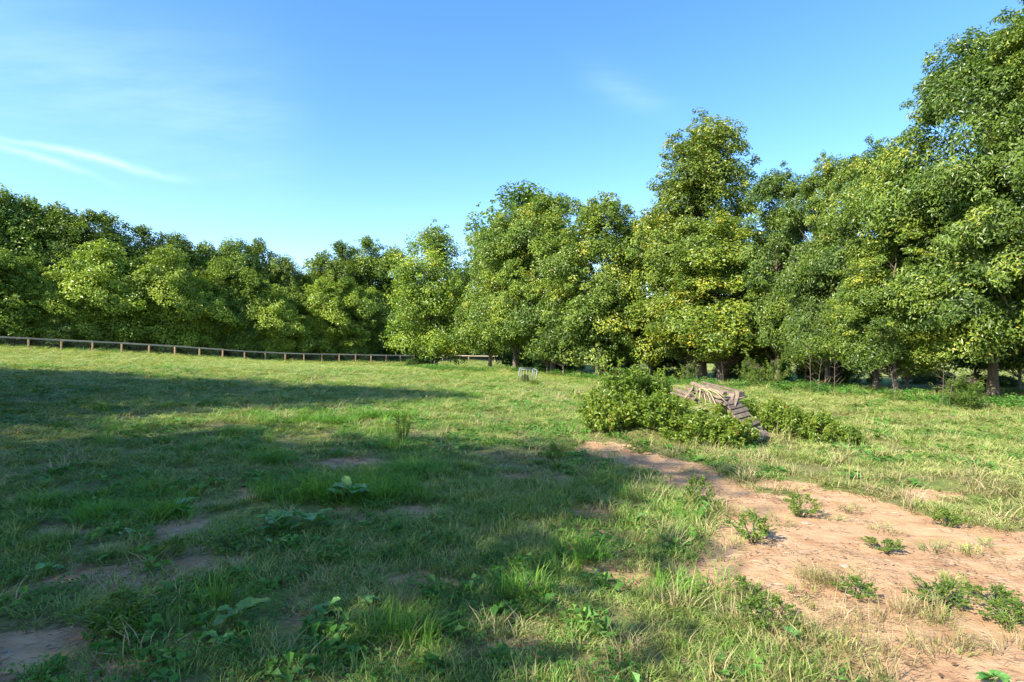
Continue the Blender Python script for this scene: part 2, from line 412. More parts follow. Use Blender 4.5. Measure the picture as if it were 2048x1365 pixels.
M_GRASS = blade_material('grass_blades', (0.16, 0.14, 0.06), [(0.0, (0.055, 0.145, 0.020)), (0.3, (0.13, 0.25, 0.034)), (0.55, (0.30, 0.37, 0.085)), (0.8, (0.48, 0.45, 0.19)), (1.0, (0.56, 0.49, 0.26))])
M_LUSH = blade_material('lush_grass_blades', (0.09, 0.12, 0.03), [(0.0, (0.055, 0.18, 0.014)), (0.5, (0.13, 0.30, 0.024)), (1.0, (0.26, 0.40, 0.045))], patch=0.3)
M_DRY = blade_material('dry_grass_blades', (0.32, 0.24, 0.12), [(0.0, (0.12, 0.17, 0.04)), (0.3, (0.26, 0.25, 0.09)), (0.6, (0.40, 0.33, 0.16)), (1.0, (0.50, 0.43, 0.25))], patch=0.6, pscale=1.5)
M_CLOVER = blade_material('ground_cover_leaves', (0.05, 0.08, 0.02), [(0.0, (0.045, 0.15, 0.024)), (0.5, (0.09, 0.23, 0.032)), (1.0, (0.20, 0.32, 0.05))], patch=0.4)
M_LITTER = blade_material('litter', (0.20, 0.12, 0.07), [(0.0, (0.10, 0.055, 0.03)), (0.5, (0.26, 0.17, 0.10)), (1.0, (0.50, 0.42, 0.30))], trans=0.1, patch=0.1)

# ------------------------------------------------------------------ the ground sheet
N = 430
s_ = np.linspace(-1, 1, N)
gx = 2.5 + 2.6*np.sinh(s_*6.3)
gy = 6.0 + 2.6*np.sinh(s_*6.3)
X, Y = np.meshgrid(gx, gy, indexing='ij')
DM = dirt(X, Y)
Z = terr(X, Y) - 0.018*np.clip(DM, 0, 1) + 0.012*(fbm(X*7, Y*7, 41)-0.5)
idx = np.arange(N*N).reshape(N, N)
q = np.stack([idx[:-1, :-1], idx[1:, :-1], idx[1:, 1:], idx[:-1, 1:]], -1).reshape(-1, 4)
me = np_mesh('ground', np.stack([X, Y, Z], -1).reshape(-1, 3), [q], {'dirt': DM.ravel(), 'painted_shade': painted_shade(X, Y).ravel()}, smooth=True)
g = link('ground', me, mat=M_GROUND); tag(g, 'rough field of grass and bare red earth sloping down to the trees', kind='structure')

# ------------------------------------------------------------------ trees
def leaf_cloud(C, N_out, L, Wd, tint, rng, fold=0.25, droop=0.35):
    """one folded rhombic leaf per row of C; N_out = preferred normals"""
    n = len(C)
    nrm = N_out + rng.normal(0, 0.42, (n, 3)); nrm /= np.linalg.norm(nrm, axis=1)[:, None]
    ax = rng.normal(0, 1, (n, 3)) + N_out*0.5; ax[:, 2] -= droop
    ax -= nrm*(ax*nrm).sum(1)[:, None]; ax /= np.linalg.norm(ax, axis=1)[:, None]+1e-9
    sd = np.cross(nrm, ax)
    l = (L*rng.uniform(0.6, 1.25, n))[:, None]; wd = (Wd*rng.uniform(0.7, 1.2, n))[:, None]
    v0 = C - ax*l*0.5; v2 = C + ax*l*0.5 - nrm*l*0.12
    v1 = C + sd*wd*0.5 + nrm*wd*fold; v3 = C - sd*wd*0.5 + nrm*wd*fold
    V = np.stack([v0, v1, v2, v3], 1).reshape(-1, 3)
    b = np.arange(n)*4
    T = np.concatenate([np.stack([b, b+1, b+2], 1), np.stack([b, b+2, b+3], 1)])
    return V, T, np.repeat(tint, 4)

def make_tree(name, seed, H=14, R=4.5, z0=2.0, a=0.35, b=0.55, nclus=150, nleaf=30000, L=0.2, Wd=0.12, csize=1.0, trunk_r=0.2,
              stems=1, bark=None, leafm=None, airy=0.0, flat=0.6, lean=0.0, yellow=0.06, tmean=0.42, hollow=0.5, leaders=18):
    rng = np.random.default_rng(seed)
    tm = a/(a+b); fmax = tm**a*(1-tm)**b
    def rad(t): return R*(np.clip(t, 0, 1)**a*np.clip(1-t, 0, 1)**b)/fmax
    ph = rng.uniform(0, 6.28, 6); am = rng.uniform(0.05, 0.16, 6)
    def lobe(th, t): return 1+sum(am[k]*np.sin((k % 3+1)*th+ph[k]+t*(4+2*k)) for k in range(6))
    ntry = nclus
    t = rng.beta(1.15, 1.15, ntry)*0.97+0.015; th = rng.uniform(0, 2*math.pi, ntry)
    fr = np.sqrt(rng.uniform(hollow**2, 1.0, ntry))
    rr = rad(t)*lobe(th, t)*fr
    rc = csize*np.clip(rng.lognormal(0.05, 0.42, ntry), 0.45, 1.9)*(1.15-0.4*t)
    rr = np.maximum(rr-rc*0.5, 0.05*R)
    C = np.stack([rr*np.cos(th), rr*np.sin(th), z0+t*(H-z0)], 1)
    C[:, 2] = np.maximum(C[:, 2], z0+rc*0.3); C[:, 2] = np.minimum(C[:, 2], H-rc*0.45)
    # small sprays that poke out of the outline
    ns = int(ntry*0.85)
    t2 = rng.uniform(0.03, 0.99, ns); th2 = rng.uniform(0, 6.283, ns); r2 = rad(t2)*lobe(th2, t2)*rng.uniform(0.85, 1.14, ns)
    C2 = np.stack([r2*np.cos(th2), r2*np.sin(th2), z0+t2*(H-z0)], 1); rc2 = csize*rng.uniform(0.22, 0.45, ns)
    # leaders on the top
    k = leaders; th3 = rng.uniform(0, 6.283, k); r3 = rng.uniform(0, 0.75, k)*R
    tt = H*(1-0.10*(r3/R*2)**2)*rng.uniform(0.93, 1.05, k)
    C3 = np.stack([r3*np.cos(th3), r3*np.sin(th3), tt], 1); rc3 = csize*rng.uniform(0.2, 0.38, k)
    C = np.vstack([C, C2, C3]); rc = np.concatenate([rc, rc2, rc3])
    C[:, 0] += lean*(C[:, 2]/H)**1.5
    wgt = rc**2.0; wgt /= wgt.sum()
    own = rng.choice(len(C), nleaf, p=wgt)
    dr = rng.normal(0, 1, (nleaf, 3)); dr /= np.linalg.norm(dr, axis=1)[:, None]
    rad_f = rng.uniform(0.15, 1.0, nleaf)**(0.45)
    off = dr*(rc[own]*rad_f)[:, None]; off[:, 2] *= flat
    # each clump is a spray drawn out along its branch and drooping at the end
    cr_ = C[own].copy(); cr_[:, 2] = 0; cr_ /= np.linalg.norm(cr_, axis=1)[:, None]+1e-6
    al_ = (off*cr_).sum(1); off += cr_*(al_*0.45)[:, None]; off[:, 2] -= 0.28*np.abs(al_)+0.15*al_
    off += (rng.normal(0, 0.22, (len(C), 3))[own])*al_[:, None]
    P = C[own]+off + rng.normal(0, 0.06*csize, (nleaf, 3))
    out = P - np.array([0, 0, z0+(H-z0)*0.35]); out[:, 2] *= 0.5; out /= np.linalg.norm(out, axis=1)[:, None]+1e-9
    nv = out*0.45+dr*0.45+np.array([0, 0, 0.55])
    ctint = rng.normal(tmean, 0.13, len(C)); ycl = rng.uniform(0, 1, len(C)) < yellow; ctint[ycl] += rng.uniform(0.10, 0.26, ycl.sum())
    tint = np.clip(ctint[own]+rng.normal(0, 0.12, nleaf) + (rng.uniform(0, 1, nleaf) < 0.04)*0.35 + 0.08*(P[:, 2]/H-0.5), 0, 1)
    V, T, A = leaf_cloud(P, nv, L, Wd, tint, rng)
    crown = np_mesh(name+'_crown', V, [T], {'tint': A}); crown.materials.append(leafm or M_LEAF)
    # trunk and limbs
    mb = MB(); trunks = []
    for sidx in range(stems):
        an = rng.uniform(0, 6.28); sp = (0.0 if stems == 1 else 0.16*R)
        base = np.array([math.cos(an), math.sin(an), 0])*(0 if stems == 1 else 0.18)
        top = np.array([math.cos(an)*sp*2+lean*0.8, math.sin(an)*sp*2, H*0.86])
        zs = np.linspace(0, 1, 9)
        pts = base[None]*(1-zs[:, None])+top[None]*zs[:, None]
        pts[:, 0] += rng.normal(0, 0.035*R, 9)*zs; pts[:, 1] += rng.normal(0, 0.035*R, 9)*zs
        r0 = trunk_r/(stems**0.5)
        r = r0*(1-zs*0.88)*np.array([1.45, 1.0]+[1]*7)
        pts = np.vstack([pts[0]-[0, 0, 0.3], pts]); r = np.concatenate([[r[0]*1.15], r])
        mb.tube(pts, r, 9); trunks.append(pts)
    mbl = MB()
    big = np.argsort(-rc)[:min(len(rc), 90)]
    for i in big:
        c = C[i]; tr = trunks[rng.integers(len(trunks))]
        hr = math.hypot(c[0], c[1]); za = max(z0*0.55, c[2]-0.75*hr-0.5)
        za = min(za, H*0.8)
        k = np.interp(za, tr[:, 2], np.arange(len(tr))); k0 = int(k); f = k-k0
        p0 = tr[k0]*(1-f)+tr[min(k0+1, len(tr)-1)]*f
        mid = p0*0.45+c*0.55 + np.array([0, 0, 0.18*hr*rng.uniform(-.6, 1)])+rng.normal(0, 0.06*hr+.02, 3)
        rb = trunk_r*0.30*(0.35+0.65*(1-za/H))*rng.uniform(0.5, 1.1)
        q1 = (p0*0.7+mid*0.3)+rng.normal(0, 0.03*hr+.01, 3)
        mbl.tube([p0, q1, mid, (mid+c)*0.5+rng.normal(0, .06*rc[i], 3), c], [rb, rb*0.8, rb*0.55, rb*0.35, rb*0.15], 5, cap=False)
        for _ in range(2):
            e = c+rng.normal(0, 0.5, 3)*rc[i]
            mbl.tube([mid*0.4+c*0.6, (c+e)/2+rng.normal(0, .05, 3), e], [rb*0.3, rb*0.2, rb*0.08], 3, cap=False)
    trunk = mb.mesh(name+'_trunk', smooth=True); trunk.materials.append(bark or M_BARK)
    limbs = mbl.mesh(name+'_limbs', smooth=True); limbs.materials.append(bark or M_BARK)
    return dict(crown=crown, trunk=trunk, limbs=limbs, H=H, R=R)

V = {}
V['near1'] = make_tree('near_a', 11, H=14, R=5.2, z0=2.4, a=0.16, b=0.48, nclus=160, nleaf=140000, L=0.19, Wd=0.075, csize=0.8, trunk_r=0.17, yellow=0.05, tmean=0.44, flat=0.65)
V['near2'] = make_tree('near_b', 12, H=12, R=4.0, z0=2.0, a=0.14, b=0.46, nclus=125, nleaf=98000, L=0.18, Wd=0.08, csize=0.75, trunk_r=0.15, yellow=0.06, tmean=0.46, flat=0.7)
V['mid1'] = make_tree('mid_a', 21, H=14, R=4.4, z0=2.1, a=0.20, b=0.42, nclus=160, nleaf=62000, L=0.22, Wd=0.12, csize=0.8, flat=.75, trunk_r=0.18, yellow=0.10, tmean=0.52)
V['mid2'] = make_tree('mid_b', 22, H=13, R=4.2, z0=2.1, a=0.18, b=0.40, nclus=150, nleaf=60000, L=0.22, Wd=0.12, csize=0.78, flat=.75, trunk_r=0.18, yellow=0.12, tmean=0.55)
V['tall'] = make_tree('tall', 23, H=16.5, R=3.6, z0=2.1, a=0.24, b=0.36, nclus=170, nleaf=74000, L=0.20, Wd=0.11, csize=0.72, flat=.8, trunk_r=0.22, yellow=0.10, tmean=0.50)
V['walnut'] = make_tree('walnut', 24, H=14.5, R=4.6, z0=1.6, a=0.30, b=0.70, nclus=170, nleaf=34000, L=0.28, Wd=0.14, csize=0.85, trunk_r=0.2, stems=2, yellow=0.08, tmean=0.48, bark=M_BARK_DARK, hollow=0.35, flat=0.7, leaders=22)
V['far1'] = make_tree('far_a', 31, H=15, R=4.4, z0=0.5, a=0.22, b=0.42, nclus=170, nleaf=36000, L=0.32, Wd=0.19, csize=0.9, flat=1.0, trunk_r=0.2, leafm=M_LEAF_FAR, bark=M_BARK_DARK, yellow=0.03, tmean=0.40, leaders=22)
V['far2'] = make_tree('far_b', 32, H=15, R=4.2, z0=0.7, a=0.28, b=0.40, nclus=150, nleaf=34000, L=0.32, Wd=0.2, csize=0.85, flat=1.0, trunk_r=0.2, leafm=M_LEAF_FAR, bark=M_BARK_DARK, yellow=0.06, tmean=0.46, leaders=12, hollow=0.4)
V['far3'] = make_tree('far_c', 33, H=16, R=3.8, z0=1.0, a=0.38, b=0.36, nclus=140, nleaf=28000, L=0.30, Wd=0.16, csize=0.85, flat=1.0, trunk_r=0.18, leafm=M_LEAF_FAR, bark=M_BARK_DARK, yellow=0.0, tmean=0.33, leaders=26, hollow=0.2)
V['bright'] = make_tree('bright', 34, H=12, R=4.4, z0=0.5, a=0.20, b=0.42, nclus=140, nleaf=32000, L=0.30, Wd=0.2, csize=0.9, flat=.8, trunk_r=0.16, leafm=M_LEAF_FAR, bark=M_BARK_DARK, yellow=0.12, tmean=0.66, leaders=18)
V['young'] = make_tree('young', 41, H=6, R=1.7, z0=1.3, a=0.3, b=0.5, nclus=60, nleaf=6500, L=0.19, Wd=0.10, csize=0.5, trunk_r=0.07, yellow=0.06, tmean=0.42)
V['multi'] = make_tree('multi', 42, H=6.5, R=2.1, z0=1.9, a=0.35, b=0.5, nclus=60, nleaf=7000, L=0.19, Wd=0.10, csize=0.55, trunk_r=0.13, stems=4, bark=M_BARK_DARK, tmean=0.36)

V['shade'] = make_tree('shade', 51, H=13, R=4.5, z0=2.0, a=0.24, b=0.45, nclus=180, nleaf=36000, L=0.22, Wd=0.12, csize=0.85, flat=.75, trunk_r=0.2, yellow=0.05, tmean=0.45)

def place_tree(kind, x, y, H, R, rz, name, label, group, tone=(1, 1, 1), cat='tree'):
    vv = V[kind]; z = tz(x, y)
    t = empty(name, (x, y, z), label, cat, group, rz, (R/vv['R'], R/vv['R'], H/vv['H']))
    for part in ('trunk', 'limbs', 'crown'):
        o = link(part, vv[part], t); o.color = (*tone, 1)
    return t

def tree_px(kind, u, d, vtop, hw, rz, name, label, group=None, tone=(1, 1, 1), cat='tree'):
    """trunk at photograph column u and depth d; crown top at row vtop; crown half width hw pixels"""
    x = (u-CX)/FPX*d; z = tz(x, d); H = (EYE-(vtop-CY)/FPX*d)-z; R = hw*(1.10 if 940 < u < 1500 else 1.0)/FPX*d
    return place_tree(kind, x, d, H, R, rz, name, label, group, tone, cat)

ROW = 'tall trees in the row along the right side of the field'
tree_px('walnut', 868, 58, 455, 92, 0.4, 'walnut_tree', 'open airy tree with two leaning dark trunks in front of the far fence', None, (1.3, 1.28, .95))
tree_px('mid1', 980, 53, 455, 66, 1.0, 'broadleaf_tree', 'yellow-tinged tree directly right of the open two-trunked tree', ROW, (1.08, 1.1, .9))
tree_px('far2', 1046, 66, 378, 88, 0.2, 'broadleaf_tree', 'dark green crown rising behind and above the yellowish trees in the centre', ROW, (.85, .95, .9))
tree_px('mid2', 1030, 49, 425, 82, 2.0, 'broadleaf_tree', 'tree whose trunk stands just behind the left end of the metal rack', ROW, (1.05, 1.06, .88))
tree_px('mid1', 1105, 47, 392, 95, 3.1, 'broadleaf_tree', 'round yellow-green tree above and right of the metal rack', ROW, (1.0, 1.03, .88))
tree_px('mid2', 1205, 41, 403, 105, 4.4, 'broadleaf_tree', 'olive round-topped tree with blunt wide crown left of the tallest middle tree', ROW, (1.02, 1.0, .88))
tree_px('mid1', 1300, 40, 432, 85, 5.2, 'broadleaf_tree', 'lower yellow-green tree filling the gap left of the tallest middle tree', ROW, (1.08, 1.1, .9))
tree_px('tall', 1405, 37, 243, 104, 0.8, 'broadleaf_tree', 'tallest narrow tree in the middle of the row, rising above the brush pile', ROW, (1.1, 1.0, .85))
tree_px('mid2', 1440, 34, 440, 130, 2.2, 'broadleaf_tree', 'broad low tree directly behind the brush pile', ROW, (1.1, 1.05, .85))
tree_px('near2', 1555, 31, 350, 105, 1.5, 'broadleaf_tree', 'tree with a thick pale trunk just right of the tallest middle tree', ROW, (.86, .92, .9))
tree_px('near2', 1655, 28, 325, 110, 4.0, 'broadleaf_tree', 'medium green tree between the pale-trunked tree and the largest tree on the right', ROW, (1.1, 1.06, .95))
tree_px('near2', 1752, 25, 300, 118, 5.5, 'broadleaf_tree', 'tree with the thick dark trunk standing left of the pair of pale trunks', ROW, (.88, .93, .92))
tree_px('near2', 1790, 21.5, 440, 130, 2.8, 'broadleaf_tree', 'low spreading tree on a slim pale trunk beside the thick dark trunk', ROW, (1.08, 1.05, .9))
tree_px('near1', 1985, 21, 72, 235, 0.3, 'broadleaf_tree', 'largest tree of the row, its crown reaching the upper right corner', ROW, (1, 1.02, 1))
tree_px('near1', 2160, 18, -60, 270, 2.6, 'broadleaf_tree', 'big tree at the right edge of the picture with only its left branches in view', ROW, (1.02, 1.0, 1))
YG = 'slim young trees under the tall row'
for (k, u, d, vt, hw, lab) in [
    ('young', 1095, 46, 600, 34, 'slim young tree just right of the metal rack'),
    ('young', 1127, 42, 590, 46, 'young tree with a stout pale trunk between the metal rack and the weedy brush pile'),
    ('young', 1160, 42.5, 610, 34, 'dark slim young tree second right of the metal rack'),
    ('young', 1193, 39.5, 560, 50, 'young tree with pale scaly trunk just left of the brush pile'),
    ('young', 1211, 42, 600, 36, 'dark young tree close behind the pale scaly trunk left of the brush pile'),
    ('multi', 1380, 36, 600, 60, 'many-stemmed dark small tree behind the left end of the plank heap'),
    ('young', 1457, 40, 600, 40, 'slim dark young tree right behind the thick trunk over the plank heap'),
    ('multi', 1484, 41, 610, 46, 'many-stemmed small tree in the deep shade behind the pallet'),
    ('young', 1511, 39, 600, 44, 'straight dark young tree above the purple flower heads'),
    ('young', 1530, 34, 585, 50, 'dark young tree just left of the thick pale trunk'),
    ('young', 1612, 31, 575, 56, 'dark slightly bent young tree right of the thick pale trunk'),
    ('multi', 1672, 30, 590, 56, 'thin many-stemmed sapling cluster left of the thick dark trunk'),
    ('young', 1814, 22.5, 600, 60, 'thin crooked pale sapling right of the two pale trunks'),
    ('young', 1950, 26, 560, 60, 'thin black sapling in front of the sunlit field beyond'),
    ('young', 1989, 27, 560, 56, 'thin dark sapling second from the right edge'),
    ('young', 2040, 24, 560, 70, 'pale crooked sapling at the right edge')]:
    tree_px(k, u, d, vt, hw, random.uniform(0, 6.28), 'young_tree', lab, YG, (1, 1, .9), 'young tree')

# the wood behind the left fence
def fence_u(u):
    """depth and x of the fence line at photograph column u"""
    i = (57-u)/(u*0.0329-70.1)
    return 53*(1+0.0329*i)
ORD = ['zeroth', 'first', 'second', 'third', 'fourth', 'fifth', 'sixth', 'seventh', 'eighth', 'ninth', 'tenth', 'eleventh', 'twelfth', 'thirteenth', 'fourteenth', 'fifteenth', 'sixteenth', 'seventeenth']
def post_name(u):
    i = (57-u)/(u*0.0329-70.1)
    k = int(round(i))+1
    return 'left picture edge' if k < 1 else ORD[min(k, 16)]+' fence post'
WOOD = 'trees of the wood behind the left fence'
rr = random.Random(5)
for n_, (u, vt, hw, kind, look) in enumerate([
    (-70, 380, 90, 'far3', 'tall dark tree'), (8, 384, 75, 'far1', 'tallest dense tree'), (62, 402, 62, 'far2', 'tall round-topped tree'), (112, 412, 60, 'far1', 'tall pale green tree'),
    (172, 424, 62, 'far3', 'tall feathery dark tree'), (215, 428, 50, 'far3', 'dark spiky-topped tree'), (288, 456, 56, 'far3', 'dark pine-like tree'), (352, 474, 58, 'far2', 'round yellow-green tree'),
    (408, 488, 48, 'far1', 'mid green tree'), (470, 482, 52, 'far1', 'dark blunt-topped tree'), (515, 484, 45, 'far2', 'dark green knobbly tree'), (562, 514, 40, 'far1', 'lower blue-green tree'),
    (598, 548, 30, 'far2', 'lowest tree of the skyline dip'), (640, 512, 44, 'far2', 'rounded green tree'), (682, 486, 46, 'far3', 'dark ragged-topped tree'), (735, 478, 52, 'far3', 'dark tall tree'),
    (790, 500, 50, 'far1', 'half-hidden green tree')]):
    d = fence_u(min(u, 760)) + 13 + rr.uniform(-1, 1)
    tn = rr.uniform(0.85, 1.12)
    tree_px(kind, u, d, vt, hw*1.12, rr.uniform(0, 6.28), 'wood_tree', f'{look} high in the wood above the {post_name(u)}', WOOD, (tn, tn, tn*rr.uniform(.8, 1.05)))
for n_, (u, vt, hw, kind, look) in enumerate([
    (-20, 500, 70, 'far1', 'leafy front tree'), (45, 520, 55, 'far2', 'dark front tree'), (105, 545, 52, 'bright', 'low bright front tree'), (200, 488, 74, 'bright', 'bright yellow-green front tree'),
    (158, 575, 45, 'bright', 'small light green front tree'), (270, 520, 50, 'far2', 'dull green front tree'), (330, 498, 62, 'bright', 'bright rounded front tree'), (395, 560, 56, 'bright', 'pale yellow-green low front tree'),
    (440, 520, 50, 'far1', 'dark front tree'), (490, 540, 52, 'far1', 'spreading front tree'), (545, 575, 48, 'bright', 'low leafy front tree'), (595, 590, 44, 'far2', 'dark low front tree'),
    (640, 560, 50, 'bright', 'light green front tree'), (690, 560, 50, 'far2', 'drooping front tree'), (745, 580, 46, 'far1', 'dark low front tree')]):
    d = fence_u(u) + 6.5 + rr.uniform(-1, 1)
    tn = rr.uniform(0.92, 1.12)
    tree_px(kind, u, d, vt, hw*1.1, rr.uniform(0, 6.28), 'wood_tree', f'{look} just behind the fence near the {post_name(u)}', WOOD, (tn, tn, tn*rr.uniform(.75, .95)))
SHADED = [f'shaded rearmost tree in the wood, {w_}' for w_ in (
    'beyond the left edge of the picture', 'cut by the left edge of the picture', 'behind the first fence post', 'behind the second fence post', 'behind the third fence post',
    'behind the fourth fence post', 'behind the sixth fence post', 'behind the seventh fence post', 'behind the ninth fence post', 'behind the tenth fence post', 'behind the eleventh fence post', 'behind the skyline dip',
    'right of the skyline dip', 'left of the open two-trunked tree', 'at the left side of the open two-trunked tree', 'directly behind the open two-trunked tree', 'between the two-trunked tree and the yellow-tinged tree')]
for n_, u in enumerate([-110, -40, 25, 95, 150, 230, 310, 380, 450, 520, 575, 625, 680, 730, 800, 850, 915]):
    d = fence_u(min(u, 740)) + 20 + rr.uniform(-1, 2) + max(0, (u-740)*0.03)
    vt = np.interp(u, [-110, 0, 230, 450, 600, 700, 915], [420, 425, 490, 520, 565, 525, 600])
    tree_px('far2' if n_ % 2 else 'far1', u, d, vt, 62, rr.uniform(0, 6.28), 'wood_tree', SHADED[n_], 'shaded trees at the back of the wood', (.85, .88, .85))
# a low hedgerow of distant trees beyond the right-hand field
for n_, u in enumerate(range(930, 2300, 62)):
    d = 118 + rr.uniform(-6, 6)
    tree_px(('far1', 'far2')[n_ % 2], u, d, rr.uniform(640, 662), 52, rr.uniform(0, 6.28), 'distant_tree', 'small distant hedgerow tree beyond the far field', 'distant hedgerow trees beyond the far field', (.9, .95, 1))
# trees beside the photographer, outside the frame on the left: their shade lies on the foreground
def shade_tree(sx_, sy_, hc, R, H, kind, rz, label):
    off = hc/math.tan(SUN_EL)
    x = sx_+SUN_DIR[0]*off; y = sy_+SUN_DIR[1]*off
    place_tree(kind, x, y, H, R, rz, 'shade_tree', label, 'trees beside the field left of the picture')
for k_, (sx_, sy_, hc_, R_, H_, kd_, lab_) in enumerate([
    (-9.2, 15.6, 8.0, 4.6, 13.0, 'shade', 'shade tree left of the field whose crown throws the upper shadow tip'),
    (-15.5, 15.4, 8.0, 4.9, 13.0, 'shade', 'second shade tree of the upper shadow, left of the field'), (-21, 16.5, 8.0, 4.9, 13.0, 'shade', 'third shade tree of the upper shadow, farther left'),
    (-27.5, 18.0, 8.0, 5.0, 13.0, 'shade', 'outermost shade tree left of the field'), (-4.7, 3.2, 7.5, 5.0, 12.5, 'shade', 'shade tree behind the camera whose shadow covers the foreground'),
    (-9.6, 4.7, 7.5, 4.3, 12.5, 'shade', 'shade tree just left of the camera, second in its row'), (-15.8, 6.2, 7.8, 5.0, 13.0, 'shade', 'shade tree left of the camera, third in its row'), (-12.0, 1.5, 7.8, 5.0, 13.0, 'shade', 'rearmost shade tree behind the camera')]):
    shade_tree(sx_, sy_, hc_, R_, H_, kd_, k_*1.1, lab_)

# ------------------------------------------------------------------ fences
def build_fence(pts, label, hpost=1.12, cat='fence'):
    root = empty('fence', (pts[0][0], pts[0][1], tz(*pts[0])), label, cat)
    base = np.array(root.location)
    def loc(p): return np.array(p)-base
    rg = random.Random(3)
    P = [np.array([x, y, tz(x, y)]) for x, y in pts]
    for p in P:
        mb = MB(); s = 0.075
        h = hpost+rg.uniform(-.02, .02)
        mb.board(loc(p)+[0, 0, -0.3], loc(p)+[rg.uniform(-.025, .025), rg.uniform(-.02, .02), h], s*2, s*2, up=(0.3, -1, 0))
        link('post', mb.mesh('post'), root, M_POST)
    wire = MB()
    for a, b in zip(P[:-1], P[1:]):
        d = (b-a)/np.linalg.norm(b-a); nrm = np.array([d[1], -d[0], 0])
        if nrm[1] > 0: nrm = -nrm
        o = nrm*0.096
        mb = MB(); dz = rg.uniform(-.01, .01)
        mb.board(loc(a)+o+[0, 0, hpost-0.08+dz], loc(b)+o-d*0.01+[0, 0, hpost-0.08-dz], 0.15, 0.035, up=nrm)
        link('rail', mb.mesh('rail'), root, M_FENCE)
        L = np.linalg.norm(b-a)
        o2 = nrm*0.062
        for k in range(9):
            z = 0.05+k*0.115
            wire.tube([loc(a)+o2+[0, 0, z], loc(b)+o2+[0, 0, z]], 0.0028, 3, cap=False)
        nv = int(L/0.11)
        for k in range(nv):
            pp = loc(a)+d*(k+0.5)*L/nv+o2
            wire.tube([pp+[0, 0, 0.05], pp+[0, 0, 0.98]], 0.0024, 3, cap=False)
    o = link('wire_mesh', wire.mesh('wire_mesh'), root, M_WIRE)
build_fence(FENCE, 'long timber post-and-rail fence with wire mesh along the dark wood on the left')
xs = [(885+k*52.3, 88-k*0.3) for k in range(0, 7)]
build_fence([((u-CX)/FPX*d, d) for u, d in xs], 'short far piece of timber post-and-rail fence seen between the centre tree trunks')
c0 = FENCE[-1]; c1 = ((885-CX)/FPX*88, 88)

# ------------------------------------------------------------------ shrubs, weeds
def make_bush(name, seed, H=1.0, R=0.8, nleaf=4000, L=0.09, Wd=0.045, csize=0.22, nclus=60, z0=0.04, a=0.25, b=0.5, nstem=24, mat_=None, stemm=None, tmean=0.52, yellow=0.03):
    rng = np.random.default_rng(seed)
    tm = a/(a+b); fmax = tm**a*(1-tm)**b
    t = rng.uniform(0.02, 0.98, nclus); th = rng.uniform(0, 6.283, nclus)
    lob = 1+0.25*np.sin(2*th+rng.uniform(0, 6))+0.18*np.sin(5*th+rng.uniform(0, 6))
    rr_ = R*(t**a*(1-t)**b)/fmax*lob*np.sqrt(rng.uniform(0.15, 1, nclus))
    C = np.stack([rr_*np.cos(th), rr_*np.sin(th), z0+t*(H-z0)], 1)
    rc = csize*rng.uniform(0.5, 1.3, nclus)
    w_ = rc**2; w_ /= w_.sum(); own = rng.choice(nclus, nleaf, p=w_)
    dr = rng.normal(0, 1, (nleaf, 3)); dr /= np.linalg.norm(dr, axis=1)[:, None]
    P = C[own]+dr*(rc[own]*rng.uniform(0.1, 1, nleaf)**0.5)[:, None]
    P[:, 2] = np.abs(P[:, 2]-0.02)+0.02
    nv = dr*0.4+np.array([0, 0, 0.8])
    ct = rng.normal(tmean, 0.1, nclus)
    tint = np.clip(ct[own]+rng.normal(0, 0.14, nleaf)+(rng.uniform(0, 1, nleaf) < yellow)*0.5, 0, 1)
    SH = []
    for k in range(int(nstem*2.6)):
        e = C[rng.integers(nclus)]; o_ = e-np.array([0, 0, H*0.25]); o_ /= np.linalg.norm(o_)+1e-6
        o_ = o_+rng.normal(0, .3, 3); o_[2] = abs(o_[2])*0.8+0.25; l_ = rng.uniform(.15, .45)*H
        SH.append((e, e+o_*l_))
        ff = rng.uniform(0.1, 1.05, 12)[:, None]
        P = np.vstack([P, e+(o_*l_)*ff+rng.normal(0, .03*H, (12, 3))]); nv = np.vstack([nv, np.tile([0, 0, 1.0], (12, 1))+rng.normal(0, .3, (12, 3))]); tint = np.concatenate([tint, np.clip(rng.normal(tmean+.12, .1, 12), 0, 1)])
    Vv, T, A = leaf_cloud(P, nv, L, Wd, tint, rng, droop=0.6)
    lm = np_mesh(name+'_foliage', Vv, [T], {'tint': A}); lm.materials.append(mat_ or M_SHRUB)
    mb = MB()
    for k in range(nstem):
        e = C[rng.integers(nclus)]; b0 = np.array([e[0]*0.25, e[1]*0.25, -0.03])
        mid = (b0+e)/2+np.array([0, 0, 0.12*H])
        mb.tube([b0, mid, e, e+rng.normal(0, .1, 3)*R+[0, 0, .06*H]], [0.006, 0.005, 0.003, 0.001], 4, cap=False)
    for e, f_ in SH: mb.tube([e, (e+f_)/2, f_], [.004, .003, .001], 3, cap=False)
    sm = mb.mesh(name+'_stems', smooth=True); sm.materials.append(stemm or M_REDSTEM)
    return dict(foliage=lm, stems=sm, H=H, R=R)
m, t = mat('red_stem')
p = t.n('ShaderNodeBsdfPrincipled', {'Base Color': (0.20, 0.07, 0.045, 1), 'Roughness': 0.6}); finish(t, p.outputs[0]); M_REDSTEM = m
m, t = mat('green_stem')
p = t.n('ShaderNodeBsdfPrincipled', {'Base Color': (0.10, 0.14, 0.04, 1), 'Roughness': 0.6}); finish(t, p.outputs[0]); M_GREENSTEM = m

